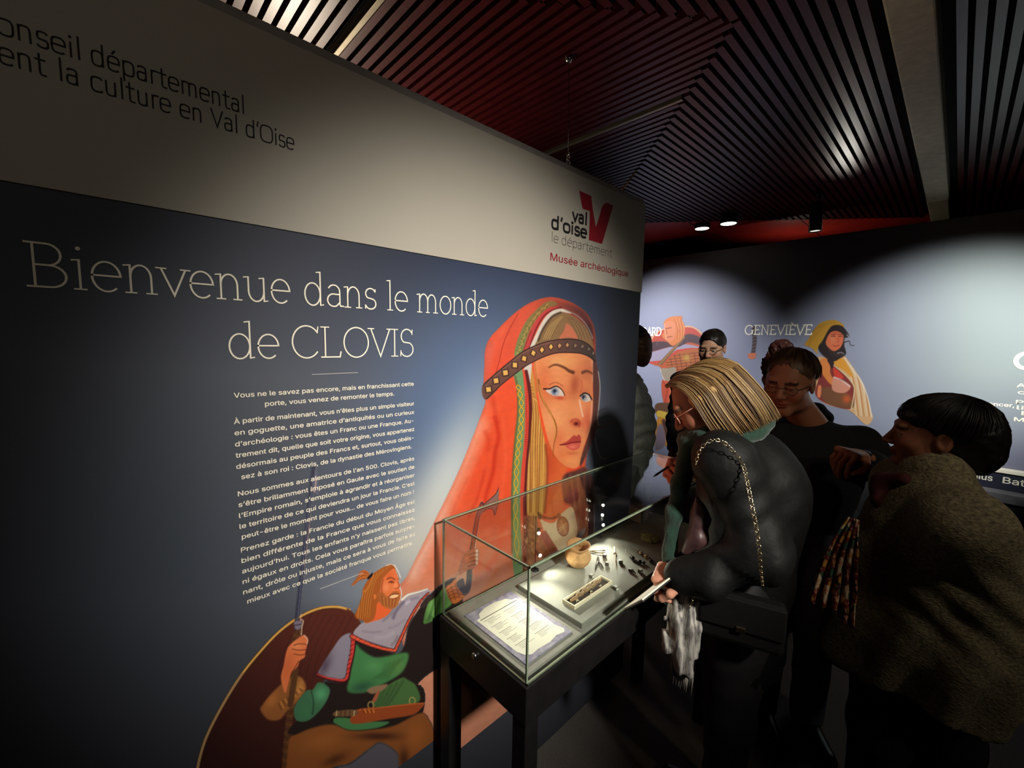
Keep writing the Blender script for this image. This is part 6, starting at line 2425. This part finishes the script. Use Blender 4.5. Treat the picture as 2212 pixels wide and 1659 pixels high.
for pa in (path, path2):
    b = MB()
    b.smooth = True
    Lc = np.concatenate([[0], np.cumsum(np.linalg.norm(np.diff(pa, axis=0), axis=1))])
    s = 0
    k = 0
    while s < Lc[-1]:
        c = V3(*[np.interp(s, Lc, pa[:, i]) for i in range(3)])
        c2 = V3(*[np.interp(min(s + .002, Lc[-1]), Lc, pa[:, i]) for i in range(3)])
        tg = nrm(c2 - c + 1e-9)
        a_ = nrm(np.cross(tg, V3(*FW)))
        bb_ = np.cross(tg, a_)
        w1 = a_ if k % 2 else nrm(a_ + bb_ * 1.4)
        ring = [tuple(c + tg * .0062 * math.cos(t) + w1 * .0042 * math.sin(t)) for t in np.linspace(0, 6.283, 9)[:-1]]
        b.tube(ring, .0012, 5, close=True)
        s += .0098
        k += 1
    b.build('chain_strap', M_gold, bag, True)['label'] = 'gold chain strap'
b = MB()
b.xform_box((.022, .006, .016), Mb @ Matrix.Translation((.0, -.035, -.012)), .002)
b.build('clasp', M_gold, bag, True)

# ================================================================ the man in the dark sweater
hc = Wp(1704, 826, 1.70)
R = frame((-.985, .02), math.radians(11), math.radians(3))
man = person('man in a dark navy sweater and jeans raising one hand behind the blonde woman', (2.03, .39, 0))
shc = Wp(1752, 948, 1.78)
mf = nrm((-.80, -.60, 0))
ml_ = V3(-mf[1], mf[0], 0)                 # his left
ml_ = -V3(mf[1], -mf[0], 0)
left = nrm(V3(.60, -.80, 0))               # towards the right of the picture
sL, sR = shc + left * .185, shc - left * .185
sL[2] -= .015
neck = shc + V3(0, 0, .05)
hipm = V3(shc[0] + .02, shc[1] + .0, .90)
eL = Wp(1936, 1032, 1.68)
wL = Wp(1862, 985, 1.55)
hL = nrm(Wp(1790, 968, 1.48) - wL)
eR = sR + V3(-.05, .02, -.27)
wR = eR + mf * .06 + V3(0, 0, -.22)
hd, hcol, L = head(hc, R, (190, 126, 98), 1.03, True, neck, 1.0)
h1, h1c = hand(wL, hL, nrm(V3(-.4, .3, -.7)), (190, 122, 88), 1, .8, 1.05, .6)
h2, h2c = hand(wR, nrm(mf * .3 + V3(0, 0, -1)), nrm(V3(.3, .2, -1)), (190, 122, 88), -1, .5, 1.05, .5)
cr, crc = core([(neck, shc + V3(0, 0, -.15), .055, .11), (shc + V3(0, 0, -.15), hipm, .10, .10), (sL, sR, .05, .05), (sL, eL, .05, .04), (eL, wL, .038, .028), (sR, eR, .05, .04), (eR, wR, .038, .028),
                (hipm - left * .09, V3(2.00, .46, .5), .09, .06), (V3(2.00, .46, .5), V3(1.98, .46, .08), .06, .04), (hipm + left * .09, V3(2.06, .31, .5), .09, .06), (V3(2.06, .31, .5), V3(2.06, .31, .08), .06, .04)], SKIN)
link('body', mesh_of('body', [hd, h1, h2, cr], [hcol, h1c, h2c, crc]), M_skin, man, True)
v = Vol()
v.limb(sL, sR, .075, .075, .06)
B3 = np.stack([left, mf, up], 1)
v.ell(shc + V3(0, 0, -.16), (.20, .135, .22), .07, B3)
v.limb(shc + V3(0, 0, -.2), hipm + V3(0, 0, .02), .135, .145, .07)
v.limb(sL, eL, .070, .058, .04)
v.limb(eL, wL + (eL - wL) * .22, .058, .044, .03)
v.limb(sR, eR, .070, .058, .04)
v.limb(eR, wR, .058, .044, .03)
v.limb(neck + V3(0, 0, -.03), shc + V3(0, 0, -.06), .066, .10, .05)


def mdisp(P):
    a = np.sqrt(((P - eL) ** 2).sum(1))
    return .004 * wob(P, 16, 31) + np.exp(-(a / .13) ** 2) * .007 * np.sin((P @ nrm(wL - eL)) * 110 + P[:, 2] * 40)


garment('sweater', v, .009, M_sweater, man, mdisp, lambda P: np.maximum(.86 - P[:, 2], -1))
v = Vol()
v.ell(hipm + V3(0, 0, -.04), (.165, .125, .13), .05, B3)
v.limb(hipm - left * .085, V3(2.00, .46, .5), .105, .078, .03)
v.limb(V3(2.00, .46, .5), V3(1.98, .46, .06), .075, .060, .03)
v.limb(hipm + left * .085, V3(2.06, .31, .5), .105, .078, .03)
v.limb(V3(2.06, .31, .5), V3(2.06, .31, .06), .075, .060, .03)
garment('jeans', v, .012, M_jeans, man, folds(.004, 20, 8))
shoe((1.98, .46, 0), mf, M_shoe, man)
shoe((2.06, .31, 0), mf, M_shoe, man)


EL = {'short': (52, -6, -34, [(96, 68, 48), (70, 48, 34), (122, 90, 66), (54, 38, 28)]), 'full': (30, -12, -52, [(24, 20, 20), (16, 13, 13), (36, 28, 27)])}


def cap_hair(L, R, c, s, m, parent, kind, seed, nstr=260):
    hv = Vol()

    def HE(p, rad, k, sub=False):
        hv.ell(L(p), V3(*rad) * s, k, R, sub)
    if kind == 'short':
        HE((0, -.022, .042), (.079, .098, .086), .03)
        HE((0, -.070, -.010), (.068, .048, .060), .03)
        HE((0, .108, .004), (.080, .066, .078), .014, True)
        for x in (-1, 1):
            HE((x * .088, .012, -.050), (.03, .034, .055), .010, True)
    elif kind == 'full':
        HE((0, -.034, .040), (.086, .112, .088), .03)
        HE((0, -.095, -.018), (.074, .064, .095), .04)
        HE((0, .046, .064), (.062, .042, .030), .03)
        HE((0, .120, -.035), (.10, .065, .080), .014, True)
        for x in (-1, 1):
            HE((x * .080, .050, -.040), (.036, .048, .060), .012, True)
            HE((x * .088, .000, -.060), (.03, .030, .050), .010, True)
        HE((0, -.03, -.16), (.08, .09, .065), .02, True)
    elif kind == 'tied':
        HE((0, -.020, .040), (.081, .102, .087), .03)
        HE((0, .112, -.014), (.085, .070, .094), .012, True)
        hv.limb(L((0, -.10, .00)), L((0, -.135, -.02)), .030, .036, .02)
        hv.limb(L((0, -.135, -.02)), L((.02, -.125, -.20)), .036, .018, .03)
        for x in (-1, 1):
            HE((x * .088, .012, -.050), (.03, .034, .055), .010, True)
    elif kind == 'curly':
        HE((0, -.02, .040), (.098, .118, .100), .03)
        HE((0, .005, .135), (.060, .058, .050), .02)
        HE((0, .110, -.030), (.085, .062, .085), .014, True)

    def dsp(P):
        q = (P - c) @ R
        a = np.arctan2(q[:, 0], q[:, 2])
        if kind == 'curly':
            return .010 * wob(P, 70, seed) + .005 * wob(P, 150, seed + 1)
        return .0011 * np.sin(a * 70 + q[:, 1] * 90 + wob(P, 30, seed) * 3) + .0025 * wob(P, 40, seed)
    h = garment('hair', hv, .0052, m, parent, dsp)
    if kind in EL:
        e0, e1, e2, tones = EL[kind]
        cen, rad = V3(0, -.026, .034), V3(.086, .106, .092) if kind == 'short' else V3(.093, .122, .097)
        crown = nrm(V3(0, -.45, 1))

        def fn(u, v_, t):
            az = (u - .5) * 6.283
            k = (1 - math.cos(az)) / 2
            el = math.radians(e0 * (1 - k) ** 2 + 2 * e1 * k * (1 - k) + e2 * k * k) + .22 * (v_ - .7)
            d = V3(math.sin(az) * math.cos(el), math.cos(az) * math.cos(el), math.sin(el))
            d = nrm(crown * (1 - t) + d * t + V3(0, 0, .25 * math.sin(t * 3.14)))
            lift = (1 + .05 * v_ + (.05 * math.sin(u * 90) * t if kind == 'short' else 0))
            return L(tuple(cen + d * rad * lift))
        b = MB()
        b.smooth = True
        strands(b, None, fn, 1100, .0015, seed, 7)
        o = b.build('hair_strand', M_strand, h, True)
        o['kind'] = 'stuff'
        tone_strands(o, 28, tones, seed)
    return h


cap_hair(L, R, hc, 1.03, M_brownhair, man, 'short', 4)
glasses_obj(L, man, M_frame)

# ================================================================ the short dark-haired lady on the right
hc = Wp(2018, 940, 1.22)
lf = nrm((-.36, .93, 0))
R = frame((-.20, .98), math.radians(0), math.radians(2))
lady = person('short dark-haired lady in a flecked knit cape, seen in profile at the right', (1.98, .0, 0))
shc = Wp(2012, 1085, 1.22)
lr = V3(lf[1], -lf[0], 0)
neck = shc + V3(0, 0, .05) + lf * .01
hipl = V3(shc[0] + .01, shc[1] - .01, .80)
sL, sR = shc - lr * .17, shc + lr * .17
hd, hcol, L = head(hc, R, (172, 112, 88), .905, False, neck, .6)
eL = Wp(2105, 1275, 1.13)
wL = Wp(1975, 1262, 1.20)
wR = wL + lr * .12 + V3(0, 0, .0)
h1, h1c = hand(wL, nrm(lf + V3(0, 0, -.5)), nrm(V3(.3, .3, -.8)), (180, 122, 96), 1, 1.0, .85, .5)
eR = sR + V3(0, 0, -.27) - lf * .02
h2, h2c = hand(wR, nrm(lf + V3(0, 0, -.4)), nrm(V3(.3, .3, -.8)), (180, 122, 96), -1, .8, .92, .5)
g0, g1 = hipl + V3(-.04, .06, -.80), hipl + V3(.06, -.08, -.80)
cr, crc = core([(neck, shc + V3(0, 0, -.12), .05, .12), (shc + V3(0, 0, -.12), hipl, .13, .15), (sL, sR, .05, .05), (sL, eL, .045, .04), (eL, wL, .038, .026), (sR, eR, .045, .04), (eR, wR, .038, .026),
                (hipl, g0 + V3(0, 0, .45), .1, .06), (g0 + V3(0, 0, .45), g0 + V3(0, 0, .08), .06, .04), (hipl, g1 + V3(0, 0, .45), .1, .06), (g1 + V3(0, 0, .45), g1 + V3(0, 0, .08), .06, .04)], SKIN)
link('body', mesh_of('body', [hd, h1, h2, cr], [hcol, h1c, h2c, crc]), M_skin, lady, True)
cap_hair(L, R, hc, .925, M_blackhair, lady, 'full', 9)
# knit cape
v = Vol()
v.limb(sL + V3(0, 0, -.01), sR + V3(0, 0, -.01), .085, .085, .06)
v.limb(neck + V3(0, 0, .035) - lf * .01, shc + V3(0, 0, -.05), .082, .135, .05)
B3 = np.stack([lr, lf, up], 1)
v.ell(shc + V3(0, 0, -.16) - lf * .02, (.20, .16, .20), .08, B3)
v.limb(shc + V3(0, 0, -.22) - lf * .02, hipl + V3(0, 0, .0) - lf * .02, .160, .190, .08)
v.limb(shc + lf * .085 + V3(0, 0, -.22), hipl + lf * .13 + V3(0, 0, -.12), .120, .125, .06)
v.limb(hipl - lf * .03, hipl + V3(0, 0, -.20) - lf * .02, .190, .185, .06)
v.limb(sL, eL, .085, .080, .05)
v.limb(eL, wL - lf * .05, .080, .052, .04)
v.limb(sR, eR, .085, .080, .05)
v.limb(eR, wR - lf * .05, .080, .052, .04)


def ldisp(P):
    q = P - hipl
    a = np.arctan2(q @ lr, q @ lf)
    low = np.clip((1.12 - P[:, 2]) / .4, 0, 1)
    w = low * .012 * np.sin(a * 9 + P[:, 2] * 9) + .004 * wob(P, 18, 17)
    e = np.sqrt(((P - eL) ** 2).sum(1))
    w += np.exp(-(e / .16) ** 2) * .009 * np.sin(P[:, 2] * 70 - (P @ lf) * 60)
    return w


def lclip(P):
    q = (P - hipl) @ lf
    return (.630 + .10 * np.clip(q + .05, -.3, .4) * 1.0 + .015 * np.sin(q * 22)) - P[:, 2]


garment('knit_cape', v, .0092, M_knit, lady, ldisp, lclip)
# dark red collar at the throat
v = Vol()
v.chain([neck + lf * .075 + V3(0, 0, .02) - lr * .05, neck + lf * .10 + V3(0, 0, -.01), neck + lf * .12 + V3(0, 0, -.06) - lr * .03], [.020, .026, .020], .02)
M_dred = mat('dark_red_cloth', S(86, 34, 36), 0.9, noise=0.2, nscale=60)
garment('collar', v, .006, M_dred, lady, folds(.004, 40, 2))
v = Vol()
for g in (g0, g1):
    v.limb(hipl + (g - hipl) * V3(.6, .6, .1), g + V3(0, 0, .45), .115, .082, .03)
    v.limb(g + V3(0, 0, .45), g + V3(0, 0, .06), .080, .062, .03)
garment('trousers', v, .012, M_trous, lady, folds(.004, 20, 8))
shoe(g0, lf, M_shoe, lady)
shoe(g1, lf, M_shoe, lady)
# printed shawl hanging from her forearm: a pleated sheet with a printed pattern
M_shawl = mat('patterned_shawl', (1, 1, 1, 1), 0.8, spec=.3, attr='tone')
NU, NV = 90, 80
top0, top1 = Wp(1834, 1118, 1.235), Wp(1856, 1124, 1.215)
bot0, bot1 = Wp(1748, 1292, 1.27), Wp(1846, 1352, 1.205)
vs, cs = [], []
out = nrm(-np.array(Wp(1800, 1240, 1.0)) + V3(0, 0, CAMZ))
for j in range(NV + 1):
    t = j / NV
    for i in range(NU + 1):
        u = i / NU
        p = (top0 * (1 - u) + top1 * u) * (1 - t) + (bot0 * (1 - u) + bot1 * u) * t
        p = p + (bot0 - bot1) * .10 * math.sin(3.14 * t) * (1 - u)
        p = p + out * (.016 * (.35 + t) * math.sin(u * 27 + .6 * math.sin(t * 5)) + .006 * math.sin(u * 50 + t * 6))
        p = p + V3(0, 0, -.012 * math.sin(u * 9) * t)
        vs.append(tuple(p))
        a_, b2 = u * 9, t * 7
        n1 = math.sin(a_ * 2.1 + 1.7 * math.sin(b2 * 1.3)) + math.sin(b2 * 2.4 + 1.5 * math.sin(a_ * 1.1))
        n2 = math.sin(a_ * 3.7 + b2 * 2.9) + math.sin(b2 * 4.1 - a_ * 2.2)
        col = (112, 40, 32)
        if n1 > .7:
            col = (236, 214, 176)
        elif n1 < -1.1:
            col = (44, 30, 40)
        if n2 > 1.15:
            col = (214, 150, 66)
        elif n2 < -1.2:
            col = (64, 96, 76)
        elif abs(n2) < .12:
            col = (226, 148, 116)
        cs.append(lin(col))
me = bpy.data.meshes.new('patterned_shawl')
me.from_pydata(vs, [], [(j * (NU + 1) + i, j * (NU + 1) + i + 1, (j + 1) * (NU + 1) + i + 1, (j + 1) * (NU + 1) + i) for j in range(NV) for i in range(NU)])
me.polygons.foreach_set('use_smooth', [True] * len(me.polygons))
ca = me.color_attributes.new('tone', 'FLOAT_COLOR', 'POINT')
ca.data.foreach_set('color', np.concatenate([np.array(cs), np.ones((len(cs), 1))], 1).astype(np.float32).ravel())
sh_ = link('patterned_shawl', me, M_shawl)
md = sh_.modifiers.new('thickness', 'SOLIDIFY')
md.thickness = .003
tag(sh_, 'multicoloured patterned shawl hanging from the forearm of the lady in the knit cape', 'shawl')

# ================================================================ visitors further back
def visitor(hc, fwd, pitch, label, coat, hair, kind, skin, male=True, wide=.19, glasses=False, seed=1):
    R = frame(fwd, pitch)
    ff = nrm((fwd[0], fwd[1], 0))
    rr_ = V3(ff[1], -ff[0], 0)
    base = hc - ff * .04
    t = person(label, (base[0], base[1], 0))
    shc = V3(base[0], base[1], hc[2] - .245)
    neck = shc + V3(0, 0, .05)
    hip = V3(base[0], base[1], .92)
    sL, sR = shc - rr_ * wide, shc + rr_ * wide
    eL, eR = sL + V3(0, 0, -.29) - rr_ * .03, sR + V3(0, 0, -.29) + rr_ * .03
    wL, wR = eL + ff * .16 + V3(0, 0, -.17) + rr_ * .04, eR + ff * .16 + V3(0, 0, -.17) - rr_ * .04
    hd, hcol, L = head(hc, R, skin, 1.0, male, neck)
    h1, h1c = hand(wL, nrm(ff * .6 + V3(0, 0, -.8)), nrm(rr_), skin, 1, .4)
    h2, h2c = hand(wR, nrm(ff * .6 + V3(0, 0, -.8)), nrm(-rr_), skin, -1, .4)
    f0, f1 = V3(base[0], base[1], 0) - rr_ * .1, V3(base[0], base[1], 0) + rr_ * .1
    cr, crc = core([(neck, hip, .06, .12), (sL, sR, .05, .05), (sL, eL, .045, .04), (eL, wL, .038, .026), (sR, eR, .045, .04), (eR, wR, .038, .026),
                    (hip - rr_ * .08, f0 + V3(0, 0, .08), .08, .04), (hip + rr_ * .08, f1 + V3(0, 0, .08), .08, .04)], SKIN)
    link('body', mesh_of('body', [hd, h1, h2, cr], [hcol, h1c, h2c, crc]), M_skin, t, True)
    cap_hair(L, R, hc, 1.02, hair, t, kind, seed)
    v = Vol()
    B3 = np.stack([rr_, ff, up], 1)
    v.limb(sL, sR, .078, .078, .06)
    v.ell(shc + V3(0, 0, -.17), (.205, .15, .23), .07, B3)
    v.limb(shc + V3(0, 0, -.2), hip + V3(0, 0, -.12), .145, .165, .07)
    v.limb(neck + V3(0, 0, -.01), shc + V3(0, 0, -.06), .075, .11, .05)
    for a, b_, c in ((sL, eL, wL), (sR, eR, wR)):
        v.limb(a, b_, .076, .066, .04)
        v.limb(b_, c - (c - b_) * .12, .066, .048, .03)

    def dsp(P):
        return .005 * np.sin(P[:, 2] * 85 + wob(P, 14, seed) * 2.5) + .004 * wob(P, 20, seed + 3)
    garment('coat', v, .0105, coat, t, dsp, lambda P: .70 - P[:, 2])
    v = Vol()
    v.limb(hip - rr_ * .08, f0 + V3(0, 0, .06), .105, .062, .03)
    v.limb(hip + rr_ * .08, f1 + V3(0, 0, .06), .105, .062, .03)
    garment('trousers', v, .014, M_trous, t, folds(.004, 20, 8))
    shoe(f0, ff, M_shoe, t)
    shoe(f1, ff, M_shoe, t)
    if glasses:
        glasses_obj(L, t, M_frame)
    return t


visitor(Wp(1538, 752, 2.86), (-.985, -.12), math.radians(12), 'man with dark tied-back hair and glasses facing the room in front of the blue wall', M_trous, M_blackhair, 'tied', (214, 168, 138), True, glasses=True, seed=5)
visitor(Wp(1690, 808, 2.30), (.5, .86), math.radians(8), 'person with curly dark red hair mostly hidden behind the sweater man', M_trous, M_curls, 'curly', (190, 140, 112), False, seed=7)
visitor(Wp(1343, 752, 2.35), (-.45, .89), math.radians(6), 'person in a dark hooded parka half hidden behind the right edge of the welcome panel', M_parka, M_brownhair, 'full', (190, 140, 112), False, wide=.235, seed=11)
